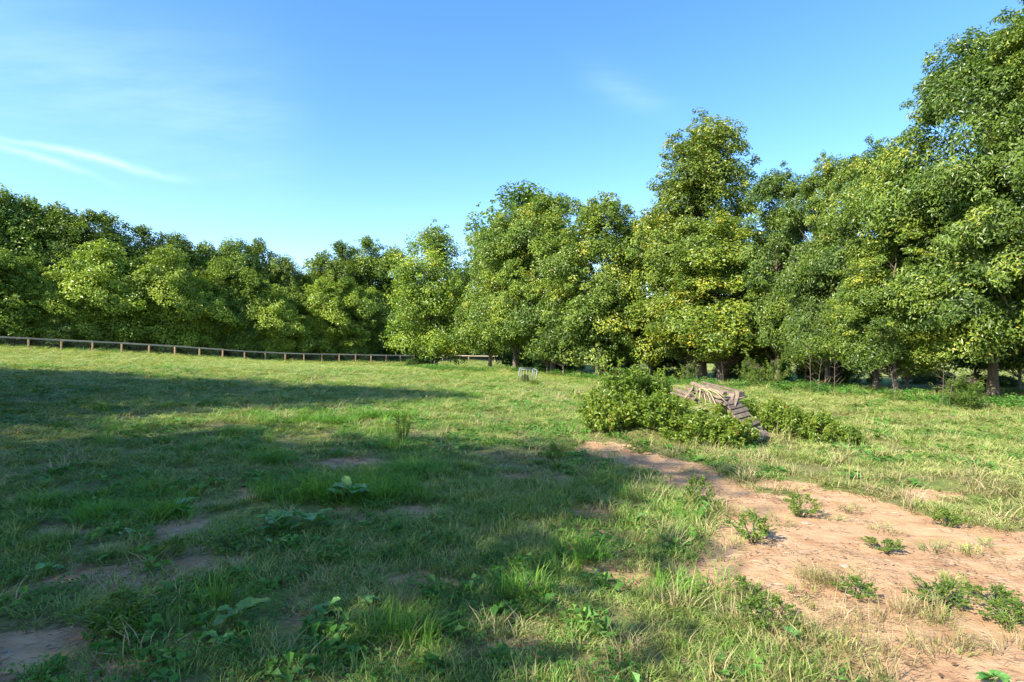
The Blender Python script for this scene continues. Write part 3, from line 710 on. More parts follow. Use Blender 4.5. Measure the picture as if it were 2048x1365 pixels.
B = {}
B['poke1'] = make_bush('poke_a', 51, H=1.15, R=0.95, nleaf=4300, L=0.12, Wd=0.058, csize=0.17, nclus=150)
B['poke2'] = make_bush('poke_b', 52, H=0.75, R=0.85, nleaf=3400, L=0.125, Wd=0.062, csize=0.15, nclus=130)
B['low'] = make_bush('low', 53, H=0.6, R=0.8, nleaf=4500, L=0.10, Wd=0.055, csize=0.18, nclus=60, tmean=0.4, stemm=M_GREENSTEM)
B['tiny'] = make_bush('tiny', 54, H=0.16, R=0.17, nleaf=420, L=0.026, Wd=0.014, csize=0.045, nclus=30, nstem=16, tmean=0.4, stemm=M_GREENSTEM)
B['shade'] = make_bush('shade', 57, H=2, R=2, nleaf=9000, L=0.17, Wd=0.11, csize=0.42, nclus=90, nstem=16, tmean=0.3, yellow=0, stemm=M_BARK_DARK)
B['iron'] = make_bush('iron', 55, H=1.3, R=0.45, nleaf=900, L=0.16, Wd=0.035, csize=0.18, nclus=36, a=0.5, b=0.3, nstem=12, tmean=0.4)
def place_bush(kind, x, y, H, R, rz, name, label, group=None, tone=(1, 1, 1), cat='bush', zoff=0.0):
    vv = B[kind]
    t = empty(name, (x, y, tz(x, y)+zoff), label, cat, group, rz, (R/vv['R'], R/vv['R'], H/vv['H']))
    for part in ('stems', 'foliage'):
        o = link(part, vv[part], t); o.color = (*tone, 1)
    return t
PG = 'leafy weeds growing over the brush pile'
for (k, x, y, H, R, lab) in [
    ('poke1', 2.2, 11.0, 1.05, .66, 'tallest bushy weed at the left end of the brush pile'),
    ('poke1', 2.75, 11.5, .95, .62, 'tall bushy weed behind the left planks of the brush pile'),
    ('poke2', 1.90, 10.5, .62, .50, 'lower weed clump at the far left foot of the brush pile'),
    ('poke2', 2.6, 10.2, .50, .62, 'dense weed clump in front of the tallest left weed'),
    ('poke2', 3.15, 9.45, .42, .52, 'weed clump with big pale leaves at the front of the brush pile'),
    ('poke2', 3.55, 9.4, .42, .44, 'weed clump directly under the loose straw stems'),
    ('poke2', 4.88, 10.35, .54, .42, 'weed clump right of the sloping pallet'),
    ('poke1', 4.5, 11.4, .58, .62, 'broad weed clump behind the top of the sloping pallet'),
    ('poke2', 5.4, 10.05, .44, .38, 'round green weed at the right end of the brush pile'),
    ('low', 5.8, 9.75, .24, .26, 'small dark green weed furthest right beside the brush pile')]:
    place_bush(k, x, y, H, R, random.uniform(0, 6), 'weed_bush', lab, PG, (1.2, 1.12, .9))

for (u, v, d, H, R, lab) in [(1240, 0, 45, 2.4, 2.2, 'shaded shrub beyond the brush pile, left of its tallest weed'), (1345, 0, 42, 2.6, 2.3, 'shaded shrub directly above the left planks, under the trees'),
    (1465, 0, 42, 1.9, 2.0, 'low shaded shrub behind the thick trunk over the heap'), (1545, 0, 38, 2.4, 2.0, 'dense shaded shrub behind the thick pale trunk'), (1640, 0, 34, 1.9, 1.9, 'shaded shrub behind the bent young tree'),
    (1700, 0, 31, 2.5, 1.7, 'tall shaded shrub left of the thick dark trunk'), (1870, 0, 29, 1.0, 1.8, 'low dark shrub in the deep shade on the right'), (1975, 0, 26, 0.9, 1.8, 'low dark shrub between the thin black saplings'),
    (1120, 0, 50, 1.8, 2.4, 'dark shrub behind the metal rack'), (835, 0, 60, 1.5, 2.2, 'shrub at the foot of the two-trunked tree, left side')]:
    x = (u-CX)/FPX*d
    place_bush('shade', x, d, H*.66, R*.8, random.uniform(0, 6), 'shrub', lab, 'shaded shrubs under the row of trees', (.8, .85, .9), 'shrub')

# ironweed with purple heads along the tree line
def flower_head(seed):
    rng = np.random.default_rng(seed); n = 260
    th = rng.uniform(0, 6.28, n); r = np.sqrt(rng.uniform(0, 1, n))*0.30
    Pp = np.stack([r*np.cos(th), r*np.sin(th), 1.28+0.10*rng.uniform(-1, 1, n)-r*0.25], 1)
    Vv, T, A = leaf_cloud(Pp, np.tile([0, 0, 1.0], (n, 1)), 0.05, 0.04, rng.uniform(0, 1, n), rng)
    me_ = np_mesh('flower_head', Vv, [T], {'tint': A}); me_.materials.append(M_PURPLE); return me_
FH = flower_head(5)
for (u, v, h, lab) in [(1378, 770, 1.3, 'purple-headed weed left of the thick trunk behind the planks'), (1494, 775, 1.45, 'purple-headed weed right behind the pallet, left of the pair'),
                       (1512, 777, 1.25, 'purple-headed weed beside its taller neighbour behind the pallet'), (1552, 780, 1.45, 'pinkish-brown flowering weed just left of the thick pale trunk'),
                       (1915, 818, 1.0, 'purple-flowered weed at the shaded edge on the far right'), (1938, 822, 1.1, 'bright purple-flowered weed furthest right along the tree line')]:
    x, y, z = ground_at(u, v)
    tt = place_bush('iron', x, y, h*.8, .3, random.uniform(0, 6), 'flowering_weed', lab, 'purple flowering weeds along the tree line', cat='plant')
    link('flower_head', FH, tt)
# dried brown stalks
def make_stalk(seed):
    rng = np.random.default_rng(seed); mb = MB()
    mb.tube([[0, 0, -.03], [0.02, 0, .45], [0.06, .02, .95], [.1, .03, 1.3]], [.008, .007, .005, .002], 5)
    for k in range(12):
        z = rng.uniform(.4, 1.25); an = rng.uniform(0, 6.28); l = rng.uniform(.08, .28)
        b_ = np.array([.02+z*.05, .01, z]); e = b_+[math.cos(an)*l, math.sin(an)*l, l*rng.uniform(.2, 1)]
        mb.tube([b_, (b_+e)/2+[0, 0, .02], e], [.004, .003, .001], 3, cap=False)
    me_ = mb.mesh('stalk'); me_.materials.append(M_BARK); return me_
STK = [make_stalk(s) for s in (1, 2, 3)]
for i, (u, v, h, lab) in enumerate([(1194, 770, 2.2, 'tall brown seed stalk beside the pale scaly trunk'), (1447, 778, 1.2, 'upright bare stalk behind the heap of planks'), (1622, 790, 1.9, 'tallest bare stalk between the two thick trunks'),
    (1636, 790, 1.3, 'arching bare stalk next to the tallest stalk'), (1668, 792, 1.3, 'bent brown stalks left of the thick dark trunk'), (1790, 806, 1.1, 'leaning bare stalk beside the slim pale trunk'),
    (1886, 815, 1.15, 'branched brown weed at the edge of the deep shade'), (1898, 818, 1.0, 'reddish branched weed just right of the branched brown one')]):
    x, y, z = ground_at(u, v)
    st_ = link('dry_stalk', STK[i % 3], None); st_.location = (x, y, z); st_.rotation_euler = (0, 0, i*1.7); st_.scale = (1.2, 1.2, h/1.3)
    tag(st_, lab, 'dry stalk', 'dry stalks along the tree line')

# ------------------------------------------------------------------ the brush pile: pallet, planks, log, stems
rp = random.Random(9)
pc = np.array(W(1446, 806, 9.85))                       # upper left corner of the sloping pallet
Bx = np.array([0.70, 0.72, 0.02]); Bx /= np.linalg.norm(Bx)
Dx = np.array([0.48, -0.35, -0.62]); Dx -= Bx*(Bx@Dx); Dx /= np.linalg.norm(Dx)
Nx = np.cross(Bx, Dx); Nx = -Nx if Nx[2] < 0 else Nx
pal = empty('pallet', tuple(pc), 'weathered wooden pallet sloping down to the right out of the brush pile', 'pallet')
for k in (0, 1, 2, 3, 4, 5, 7, 8):
    o_ = Dx*(0.03+k*0.098)+Nx*rp.uniform(0, .012)
    mb = MB(); a_ = Bx*rp.uniform(-.05, .03)+Bx*0; e_ = Bx*(0.66+rp.uniform(-.10, .05))+Dx*rp.uniform(-.03, .03)
    mb.board(o_+a_, o_+e_, 0.076+rp.uniform(-.012, .006), 0.018, up=Nx)
    link('slat', mb.mesh('slat'), pal, M_PALLET)
for k in range(3):
    s0 = Bx*(0.12+k*0.22)-Nx*0.055
    mb = MB(); mb.board(s0-Dx*0.02, s0+Dx*0.86, 0.04, 0.085, up=Nx)
    link('stringer', mb.mesh('stringer'), pal, M_PALLET)
def plank(p0, p1, w_, th_, label, up=(0, 0, 1), name='plank', m_=None, cat='plank'):
    p0 = np.array(p0); p1 = np.array(p1)
    mb = MB(); mb.board((0, 0, 0), p1-p0, w_, th_, up=up, jag=0.004, rnd=rp)
    o = link(name, mb.mesh(name), None, m_ or M_PALLET); o.location = p0
    return tag(o, label, cat, 'loose boards on the brush pile')
plank(W(1456, 816, 9.95), W(1464, 788, 10.35), .10, .022, 'short wide grey board lying steeply over the top of the pallet')
plank(W(1467, 814, 9.98), W(1474, 793, 10.3), .07, .022, 'second short board beside the steep one on top of the pallet')
plank(W(1384, 767, 10.7), W(1450, 788, 10.1), .10, .055, 'long thick pale board across the top of the brush pile')
plank(W(1372, 776, 10.5), W(1444, 797, 9.95), .09, .04, 'lower long board under the thick pale board')
plank(W(1405, 765, 11.1), W(1482, 784, 10.6), .09, .03, 'rear long board along the back of the brush pile')
plank(W(1418, 776, 10.8), W(1462, 789, 10.5), .09, .03, 'short dark board half buried between the two long boards')
plank(W(1352, 779, 10.4), W(1383, 792, 9.9), .09, .04, 'pale curved slab at the left end of the plank heap')
plank(W(1370, 796, 9.9), W(1386, 774, 10.4), .05, .02, 'narrow board leaning across the pale slab')
plank(W(1430, 806, 9.9), W(1466, 793, 10.4), .12, .03, 'dark short board under the ends of the long boards')
plank(W(1345, 786, 10.3), W(1392, 800, 9.8), .10, .03, 'grey board lowest at the left of the heap')
for (a_, b_, w__, t__, lab) in [
    ((1360, 788, 10.2), (1402, 806, 9.8), .06, .018, 'thin grey slat sticking out low at the left of the heap'),
    ((1376, 783, 10.5), (1430, 801, 10.0), .05, .016, 'thin weathered slat lying under the dry sticks'),
    ((1412, 771, 10.9), (1468, 787, 10.5), .05, .016, 'thin slat between the thick pale board and the rear board'),
    ((1398, 792, 10.2), (1444, 806, 9.8), .07, .018, 'brown slat half hidden by weeds below the lower long board'),
    ((1424, 800, 10.1), (1448, 787, 10.5), .05, .016, 'short slat crossing under the board ends'),
    ((1475, 800, 10.3), (1492, 792, 10.7), .07, .02, 'broken slat end poking out right of the stubby timber block'),
    ((1500, 868, 9.3), (1522, 856, 9.6), .08, .02, 'loose board lying in the grass at the foot of the pallet'),
    ((1480, 872, 9.25), (1497, 861, 9.5), .06, .02, 'small broken board in front of the foot of the pallet')]:
    plank(W(*a_), W(*b_), w__, t__, lab, up=(rp.uniform(-.4, .4), rp.uniform(-.5, .1), 1))
# block of timber at the back right corner
plank(W(1473, 789, 10.5), W(1484, 788, 10.6), .10, .10, 'stubby timber block at the right end of the rear board', cat='timber block', name='timber_block')
# dry pale stems fanning out over the front of the heap
for i, (u0, v0, u1, v1, lab) in enumerate([
    (1388, 774, 1370, 797, 'pale dry stem fanning left over the planks'), (1392, 776, 1389, 800, 'pale dry stem hanging straight down from the heap'), (1395, 776, 1398, 800, 'second straight pale stem on the heap'),
    (1397, 776, 1412, 810, 'pale stem fanning down right, inner one'), (1400, 776, 1422, 808, 'pale stem fanning down right, middle one'), (1402, 776, 1432, 810, 'long pale stem fanning down right, outermost'),
    (1405, 778, 1455, 808, 'long thin stem reaching to the short steep board'), (1410, 780, 1449, 796, 'thin stem lying along the lower long board'), (1385, 776, 1392, 768, 'short curled stem on top of the heap')]):
    a_ = np.array(W(u0, v0, 10.25)); b_ = np.array(W(u1, v1, 9.75)); md = (a_+b_)/2+np.array([0.02, -0.05, 0.05])
    mb = MB(); mb.tube([(0, 0, 0), (md-a_)*0.5+[0, 0, .02], md-a_, (md-a_)*.4+(b_-a_)*.6-[0, 0, .0], b_-a_], [.009, .009, .008, .007, .004], 5)
    o = link('straw_stick', mb.mesh('straw_stick', True), None, M_STRAW); o.location = a_
    tag(o, lab, 'dry stick', 'dry sticks on the brush pile')

# ------------------------------------------------------------------ metal rack standing in the grass
gx0, gy0, gz0 = ground_at(1055, 768)
rk = empty('metal_rack', (gx0, gy0, gz0), 'grey metal frame with upright bars standing in the grass before the trees', 'metal rack', rz=0.06)
sc_ = gy0/FPX
def rl(u, v, dy=0.0): return np.array([(u-1055)*sc_, dy, (768-v)*sc_])
def rbar(name, a_, b_, r): 
    mb = MB(); mb.tube([a_, (np.array(a_)+b_)/2, b_], r, 6); link(name, mb.mesh(name, True), rk, M_METAL)
rbar('frame_bar', rl(1039, 737), rl(1035.5, 770), .022); rbar('frame_bar', rl(1074, 741), rl(1071, 770), .024)
rbar('frame_bar', rl(1039, 737), rl(1067, 738, .25), .020); rbar('frame_bar', rl(1067, 738, .25), rl(1074, 741), .020)
rbar('frame_bar', rl(1039, 739), rl(1074, 742), .014)
rbar('frame_bar', rl(1036, 766), rl(1071, 767), .016); rbar('frame_bar', rl(1067, 738, .25), rl(1066, 766, .25), .016)
for k, u in enumerate((1042.5, 1047.5, 1053.2, 1059, 1065, 1069.5)):
    rbar('upright_bar', rl(u, 739.5), rl(u-1.2, 767), .012)
for i, (u, v, h, r_, lab) in enumerate([(1050, 767, .38, .22, 'yellowing weed growing through the metal rack'), (1068, 772, .22, .2, 'small weed at the right foot of the metal rack')]):
    x, y, z = ground_at(u, v); place_bush('low', x, y, h, r_, i*2.0, 'weed_clump', lab, None, (1.5, 1.15, .8), 'plant')

# ------------------------------------------------------------------ fallen log in the shade at the right
x, y, z = ground_at(2040, 815)
mb = MB(); mb.tube([(-1.1, .3, .05), (-.4, .12, .07), (.4, -.05, .06), (1.4, -.2, .05)], [.035, .05, .055, .06], 8)
o = link('fallen_branch', mb.mesh('fallen_branch', True), None, M_BARK); o.location = (x, y, z); tag(o, 'fallen pale branch lying at the shaded edge by the right border', 'branch')

# ------------------------------------------------------------------ broad-leaved weeds in the foreground
def big_leaf(L, Wd, curl, seed, heart=True):
    rng = random.Random(seed); nu, nv = 9, 5; vs = []; 
    for i in range(nu):
        s = i/(nu-1)
        wv = Wd*(math.sin(math.pi*min(1, s*0.88+0.12))**0.75)*(1 if s < 1 else 0.02)
        for j in range(nv):
            c = (j/(nv-1)-0.5)*2
            back = -0.16*L*abs(c)**2 if (heart and i == 0) else 0
            ruff = 0.02*math.sin(s*14+c*5+seed)*abs(c)
            vs.append((s*L+back, c*wv*0.5, 0.22*wv*abs(c)-curl*s*s*L+0.5*curl*s*L+ruff*L*2))
    q_ = [[i*nv+j, (i+1)*nv+j, (i+1)*nv+j+1, i*nv+j+1] for i in range(nu-1) for j in range(nv-1)]
    me_ = np_mesh('leaf', vs, [q_], {'tint': [0.35+0.35*rng.random()+0.1*abs((k % nv)-2) for k in range(len(vs))]}, smooth=True)
    me_.materials.append(M_BROAD); return me_
LEAVES = [big_leaf(.22, .15, .25, 1), big_leaf(.17, .13, .4, 2), big_leaf(.26, .12, .15, 3, False), big_leaf(.12, .10, .3, 4)]
def broad_weed(u, v, n, size, label, seed, kinds=(0, 1, 2)):
    x, y, z = ground_at(u, v); rg = random.Random(seed)
    root = empty('broadleaf_weed', (x, y, z), label, 'broad-leaved weed', 'large-leaved weeds in the foreground grass')
    n = int(n*1.5); size *= 0.85
    for k in range(n):
        an = k*2.4+rg.uniform(-.4, .4); tilt = rg.uniform(-.1, .6); hh = rg.uniform(.05, .16)*size
        lf = link('leaf', LEAVES[rg.choice(kinds)], root)
        r0 = rg.uniform(.02, .07)*size
        lf.location = (math.cos(an)*r0, math.sin(an)*r0, hh)
        lf.rotation_euler = (rg.uniform(-.35, .35), -tilt, an); s = size*rg.uniform(.6, 1.1); lf.scale = (s, s, s)
        lf.color = (rg.uniform(.9, 1.2), rg.uniform(.9, 1.15), 1, 1)
        mb = MB(); p_ = np.array(lf.location); mb.tube([(0, 0, -.01), p_*0.5+[0, 0, .01], p_], [.004*size, .0035*size, .003*size], 4, cap=False)
        link('leaf_stalk', mb.mesh('leaf_stalk', True), root, M_GREENSTEM)
broad_weed(560, 1065, 9, .95, 'broad-leaved weed in the centre of the left foreground grass', 1)
broad_weed(620, 1060, 7, .85, 'broad-leaved weed just right of the biggest leaf cluster', 2)
broad_weed(700, 1005, 6, 1.1, 'long-leaved weed rising out of the lush grass tuft', 3, (2, 2, 0))
broad_weed(360, 1030, 5, .85, 'round-leaved weed left of the biggest leaf cluster', 4)
broad_weed(470, 1255, 6, .75, 'jagged upright weed near the bottom left of centre', 5)
broad_weed(655, 1235, 8, .60, 'pale heart-leaved weed lower centre left', 6, (1, 3))
broad_weed(735, 1215, 5, .50, 'small heart-leaved weed right of the pale one', 7, (1, 3))
broad_weed(95, 1150, 5, .55, 'yellowish weed near the left edge', 8, (1, 3))
broad_weed(855, 1085, 3, .55, 'single round yellow-green leaf plant in the centre grass', 9, (3,))
broad_weed(250, 1080, 4, .6, 'flat blue-green weed left foreground', 10, (1, 3))
broad_weed(440, 1300, 4, .5, 'low crinkled weed below the jagged upright one', 11, (1, 3))
broad_weed(1985, 1372, 9, .45, 'dark ivy-like leaves at the bottom right corner', 12, (3, 1))
broad_weed(1580, 1285, 4, .42, 'small heart-leaved seedlings at the near edge of the earth track', 13, (3, 1))
broad_weed(545, 1105, 3, .6, 'pointed blue-green leaf below the biggest leaf cluster', 14, (2,))

# small plants on and beside the bare track
SG = 'small weeds on the bare earth track'
for i, (k, u, v, H, R, lab) in enumerate([
    ('tiny', 1505, 1078, .17, .17, 'small bushy weed alone on the upper track'), ('tiny', 1600, 1030, .16, .15, 'leafy weed at the grass edge above the lone small weed'),
    ('tiny', 1893, 1050, .12, .13, 'small weed below the dry grass bank on the right'), ('tiny', 1770, 1100, .07, .14, 'thin sprawling weed in the middle of the track'),
    ('tiny', 1880, 1205, .10, .17, 'low dark green weed right of the big dry tuft'), ('tiny', 1715, 1190, .08, .12, 'tiny bright weed between the dry tufts'),
    ('tiny', 1530, 1250, .12, .16, 'weed at the left edge of the near track'), ('tiny', 1490, 1195, .09, .12, 'tiny weed right of the shadow edge on the track'),
    ('tiny', 1985, 1200, .07, .14, 'sparse weed near the right edge of the track'), ('tiny', 2020, 1240, .08, .16, 'lowest weed at the right border'),
    ('tiny', 1280, 905, .12, .2, 'weed at the far end of the track'), ('tiny', 1395, 1010, .22, .14, 'upright leafy weed at the left bank of the track'),
    ('tiny', 1110, 925, .20, .14, 'dark upright weed at the edge of the foreground shadow'), ('tiny', 805, 885, .36, .12, 'dark upright weed at the upper left of the foreground shadow'),
    ('tiny', 345, 1115, .12, .13, 'tuft of small leaves on the worn patch in the shade'), ('tiny', 240, 1255, .14, .22, 'fine-leaved weed near the bottom left worn patch'),
    ('tiny', 470, 1100, .10, .2, 'fine-leaved weed beside the worn patch')]):
    x, y, z = ground_at(u, v)
    place_bush(k, x, y, H, R, i*1.3, 'small_weed', lab, SG if 'track' in lab else 'small weeds in the foreground', (1, 1, .9), 'weed')

# ------------------------------------------------------------------ grass, scattered with geometry nodes ("stuff")
def make_tuft(name, seed, n, r, h, w_, lean=0.5, mat_=None, spread=1.0, hv=0.35):
    rng = np.random.default_rng(seed)
    an = rng.uniform(0, 6.283, n); rad_ = r*np.sqrt(rng.uniform(0, 1, n))
    bx_, by_ = rad_*np.cos(an), rad_*np.sin(an)
    hd = an*spread+rng.normal(0, 0.9, n); hh = h*rng.uniform(1-hv*1.4, 1+hv, n); ln = lean*rng.uniform(0.3, 1.5, n)*hh
    px, py = -np.sin(hd), np.cos(hd); dx, dy = np.cos(hd), np.sin(hd)
    ww = w_*rng.uniform(0.7, 1.3, n)
    tw = rng.uniform(-.8, .8, n); qx = px*np.cos(tw)+dx*np.sin(tw); qy = py*np.cos(tw)+dy*np.sin(tw)
    vs = []; hs = []
    for f, wf, cf, zf in ((0, 1.0, 0, 0), (0.5, 0.8, 0.28, 0.56), (1.0, 0, 1.0, 0.92)):
        cx_ = bx_+dx*ln*cf; cy_ = by_+dy*ln*cf; cz_ = hh*zf-0.01
        if wf > 0:
            vs.append(np.stack([cx_+qx*ww*wf/2, cy_+qy*ww*wf/2, cz_], 1)); vs.append(np.stack([cx_-qx*ww*wf/2, cy_-qy*ww*wf/2, cz_], 1)); hs += [np.full(n, f)]*2
        else:
            vs.append(np.stack([cx_, cy_, cz_], 1)); hs.append(np.full(n, f))
    V_ = np.concatenate(vs); i_ = np.arange(n)
    Q = np.stack([i_, i_+n, i_+3*n, i_+2*n], 1); T = np.stack([i_+2*n, i_+3*n, i_+4*n], 1)
    rnd_ = np.tile(rng.uniform(0, 1, n), 5)
    me_ = np_mesh(name, V_, [Q, T], {'h': np.concatenate(hs), 'rnd': rnd_}, smooth=True); me_.materials.append(mat_)
    return me_
def make_cover(name, seed, n, r, L, mat_, h=0.05):
    rng = np.random.default_rng(seed)
    an = rng.uniform(0, 6.283, n); rad_ = r*np.sqrt(rng.uniform(0, 1, n))
    P_ = np.stack([rad_*np.cos(an), rad_*np.sin(an), rng.uniform(0.2, 1, n)*h*(1.2-rad_/r*.7)], 1)
    V_, T, A = leaf_cloud(P_, np.tile([0, 0, 1.2], (n, 1)), L, L*0.75, rng.uniform(0, 1, n), rng, droop=0)
    me_ = np_mesh(name, V_, [T], {'h': np.full(len(V_), 1.0), 'rnd': A}); me_.materials.append(mat_); return me_
def proto_collection(name, meshes):
    c = bpy.data.collections.new(name)
    for k, me_ in enumerate(meshes):
        o = bpy.data.objects.new(me_.name, me_); c.objects.link(o)
    return c
def scatter(name, label, coll, nk, pts, rot, scl, tint, rng):
    n = len(pts)
    me_ = bpy.data.meshes.new(name); me_.vertices.add(n); me_.vertices.foreach_set('co', np.asarray(pts, np.float32).ravel())
    a = me_.attributes.new('rot', 'FLOAT_VECTOR', 'POINT'); a.data.foreach_set('vector', np.asarray(rot, np.float32).ravel())
    a = me_.attributes.new('scl', 'FLOAT_VECTOR', 'POINT'); a.data.foreach_set('vector', np.asarray(scl, np.float32).ravel())
    a = me_.attributes.new('idx', 'INT', 'POINT'); a.data.foreach_set('value', rng.integers(0, nk, n).astype(np.int32))
    a = me_.attributes.new('tint', 'FLOAT', 'POINT'); a.data.foreach_set('value', np.asarray(tint, np.float32))
    o = link(name, me_); tag(o, label, kind='stuff')
    ng = bpy.data.node_groups.new(name, 'GeometryNodeTree')
    ng.interface.new_socket('Geometry', in_out='INPUT', socket_type='NodeSocketGeometry')
    ng.interface.new_socket('Geometry', in_out='OUTPUT', socket_type='NodeSocketGeometry')
    N_ = ng.nodes; Lk = ng.links
    gi = N_.new('NodeGroupInput'); go = N_.new('NodeGroupOutput')
    ci = N_.new('GeometryNodeCollectionInfo'); ci.inputs['Collection'].default_value = coll
    ci.inputs['Separate Children'].default_value = True; ci.inputs['Reset Children'].default_value = True
    ip = N_.new('GeometryNodeInstanceOnPoints'); ip.inputs['Pick Instance'].default_value = True
    def na(nm, dt):
        x_ = N_.new('GeometryNodeInputNamedAttribute'); x_.data_type = dt; x_.inputs['Name'].default_value = nm; return x_.outputs[0]
    Lk.new(gi.outputs[0], ip.inputs['Points']); Lk.new(ci.outputs[0], ip.inputs['Instance'])
    Lk.new(na('idx', 'INT'), ip.inputs['Instance Index'])
    e2r = N_.new('FunctionNodeEulerToRotation'); Lk.new(na('rot', 'FLOAT_VECTOR'), e2r.inputs[0]); Lk.new(e2r.outputs[0], ip.inputs['Rotation'])
    Lk.new(na('scl', 'FLOAT_VECTOR'), ip.inputs['Scale'])
    Lk.new(ip.outputs[0], go.inputs[0])
    md = o.modifiers.new('scatter', 'NODES'); md.node_group = ng
    return o

def sample_field(n0, d0, d1, rng, half=53):
    """n0 tufts per square metre at 1 m scale, thinning with the square of the tuft size"""
    def size(d): return 0.85+d/9.0
    # radial rejection-free sampling on a fine table
    dd = np.linspace(d0, d1, 400); dens = n0/size(dd)**2*dd*math.radians(2*half)
    cum = np.concatenate([[0], np.cumsum((dens[1:]+dens[:-1])/2*np.diff(dd))]); n = int(cum[-1])
    r = np.interp(rng.uniform(0, cum[-1], n), cum, dd); th = rng.uniform(-math.radians(half), math.radians(half), n)
    return r*np.sin(th), r*np.cos(th), size(r)
def lay(name, label, coll, nk, x, y, s, hs, rng, tint, tilt=0.12, sink=0.0):
    z = terr(x, y)-sink
    n = len(x)
    rot = np.stack([rng.normal(0, tilt, n), rng.normal(0, tilt, n), rng.uniform(0, 6.283, n)], 1)
    return scatter(name, label, coll, nk, np.stack([x, y, z], 1), rot, np.stack([s, s, hs], 1), tint, rng)

rng = np.random.default_rng(99)
CG = proto_collection('short_grass_tufts', [make_tuft('tuft', 60+k, 32, .075, .064, .0046, .95, M_GRASS, spread=1.0) for k in range(6)])
x, y, s = sample_field(300, 1.6, 95, rng)
dv = dirt(x, y); pat = fbm(x*1.3, y*1.3, 13); hgt = fbm(x*0.6+9, y*0.6, 15)
keep = rng.uniform(0, 1, len(x)) > np.clip(np.maximum(dv*1.2, painted_shade(x, y)*0.93), 0, 0.972)
pat2 = fbm(x*3.2, y*3.2, 19)
keep &= rng.uniform(0, 1, len(x)) < np.clip(0.12+(0.5*pat+0.5*pat2-0.40)*6.5, 0.05, 1)+np.clip((np.hypot(x, y)-12)/15, 0, 1)
wood_side = np.array([y_ > 74+(x_+45)*0.9 for x_, y_ in zip(x, y)])
x, y, s, hgt, pat = x[keep], y[keep], s[keep], hgt[keep], pat[keep]
hs = (0.30+1.25*hgt*rng.uniform(0.4, 1.4, len(x)))*(1+0.004*np.hypot(x, y))
right = np.clip((x-0.15*y)/3, 0, 1)
tint = np.clip(rng.normal(0.47, 0.25, len(x))+0.26*right*(y > 4)+0.20*np.clip((y-9)/14, 0, 1)*(1-0.6*right), 0, 1)
lay('grass', 'short rough pasture grass covering the field', CG, 6, x, y, s, hs, rng, tint)

# lush green tufts
CL = proto_collection('lush_tufts', [make_tuft('lush_tuft', 70+k, 46, .10, .20, .0058, .65, M_LUSH) for k in range(4)])
x, y, s = sample_field(26, 1.8, 40, rng)
cl = fbm(x*0.8+50, y*0.8, 23); left = np.clip(0.7-x*0.25, 0.05, 1)
keep = (cl > 0.63) & (dirt(x, y) < 0.35) & (painted_shade(x, y) < .3) & (rng.uniform(0, 1, len(x)) < left)
x, y, s = x[keep], y[keep], s[keep]
ex, ey = [], []
for (u, v, rx, ry, n_) in [(700, 985, .75, .42, 150), (820, 950, .3, .3, 30), (545, 925, .25, .25, 16), (200, 1040, .25, .2, 22), (300, 990, .3, .3, 16), (1050, 1190, .15, .12, 9), (330, 1040, .2, .2, 12),
                           (130, 1010, .25, .25, 14), (780, 1270, .2, .12, 8), (1350, 1190, .25, .15, 4), (1150, 1120, .2, .2, 8), (470, 870, .3, .3, 10), (640, 845, 1.2, .5, 50), (760, 835, 1.0, .5, 40)]:
    c = ground_at(u, v); ex.append(c[0]+rng.normal(0, rx*.55, n_)); ey.append(c[1]+rng.normal(0, ry*.55, n_))
ex = np.concatenate(ex); ey = np.concatenate(ey)
x = np.concatenate([x, ex]); y = np.concatenate([y, ey]); s = np.concatenate([s*.8, .85+np.hypot(ex, ey)*.06])
hs = rng.uniform(.35, .85, len(x))
lay('lush_grass', 'longer bright green grass tufts growing in patches of the field', CL, 4, x, y, s, hs, rng, rng.uniform(0, 1, len(x)))

# dry straw-coloured tufts along the track and on the right
CD = proto_collection('dry_tufts', [make_tuft('dry_tuft', 80+k, 34, .09, .11, .0045, .95, M_DRY, hv=.5) for k in range(5)])
x, y, s = sample_field(75, 1.8, 30, rng)
sd_ = seg_sdf(x, y, TRACK); bank = np.exp(-np.clip(sd_, 0, 9)/1.3)*(x > 0.2+0.08*y)
pr = np.clip(bank*0.75+0.10*(x > 0)+0.09, 0, 1)*np.clip(0.2+2.2*(fbm(x*1.2, y*1.2, 61)-0.3), 0.05, 1)
keep = (rng.uniform(0, 1, len(x)) < pr) & (dirt(x, y) < 0.55)
x, y, s = x[keep], y[keep], s[keep]
ex, ey = [], []
for (u, v, rx, ry, n_) in [(1650, 1165, .13, .08, 14), (1240, 1010, .3, .3, 0), (1620, 1255, .3, .1, 14), (1700, 1300, .35, .12, 12), (1850, 1230, .2, .10, 10), (1900, 1290, .25, .12, 5), (1530, 1210, .12, .1, 6),
                           (800, 1215, .06, .05, 4), (1180, 1040, .15, .1, 5), (1230, 820, 1.0, .8, 60), (1350, 1330, .3, .15, 5), (1560, 1340, .3, .12, 5), (1300, 1080, .25, .2, 10)]:
    c = ground_at(u, v); ex.append(c[0]+rng.normal(0, rx*.6, n_)); ey.append(c[1]+rng.normal(0, ry*.6, n_))
ex = np.concatenate(ex); ey = np.concatenate(ey)
x = np.concatenate([x, ex]); y = np.concatenate([y, ey]); s = np.concatenate([s, np.full(len(ex), .85)])
hs = rng.uniform(.5, 1.2, len(x))
lay('dry_grass', 'straw-coloured dry grass along the banks of the earth track', CD, 5, x, y, s, hs, rng, rng.uniform(0, 1, len(x)), tilt=.25)

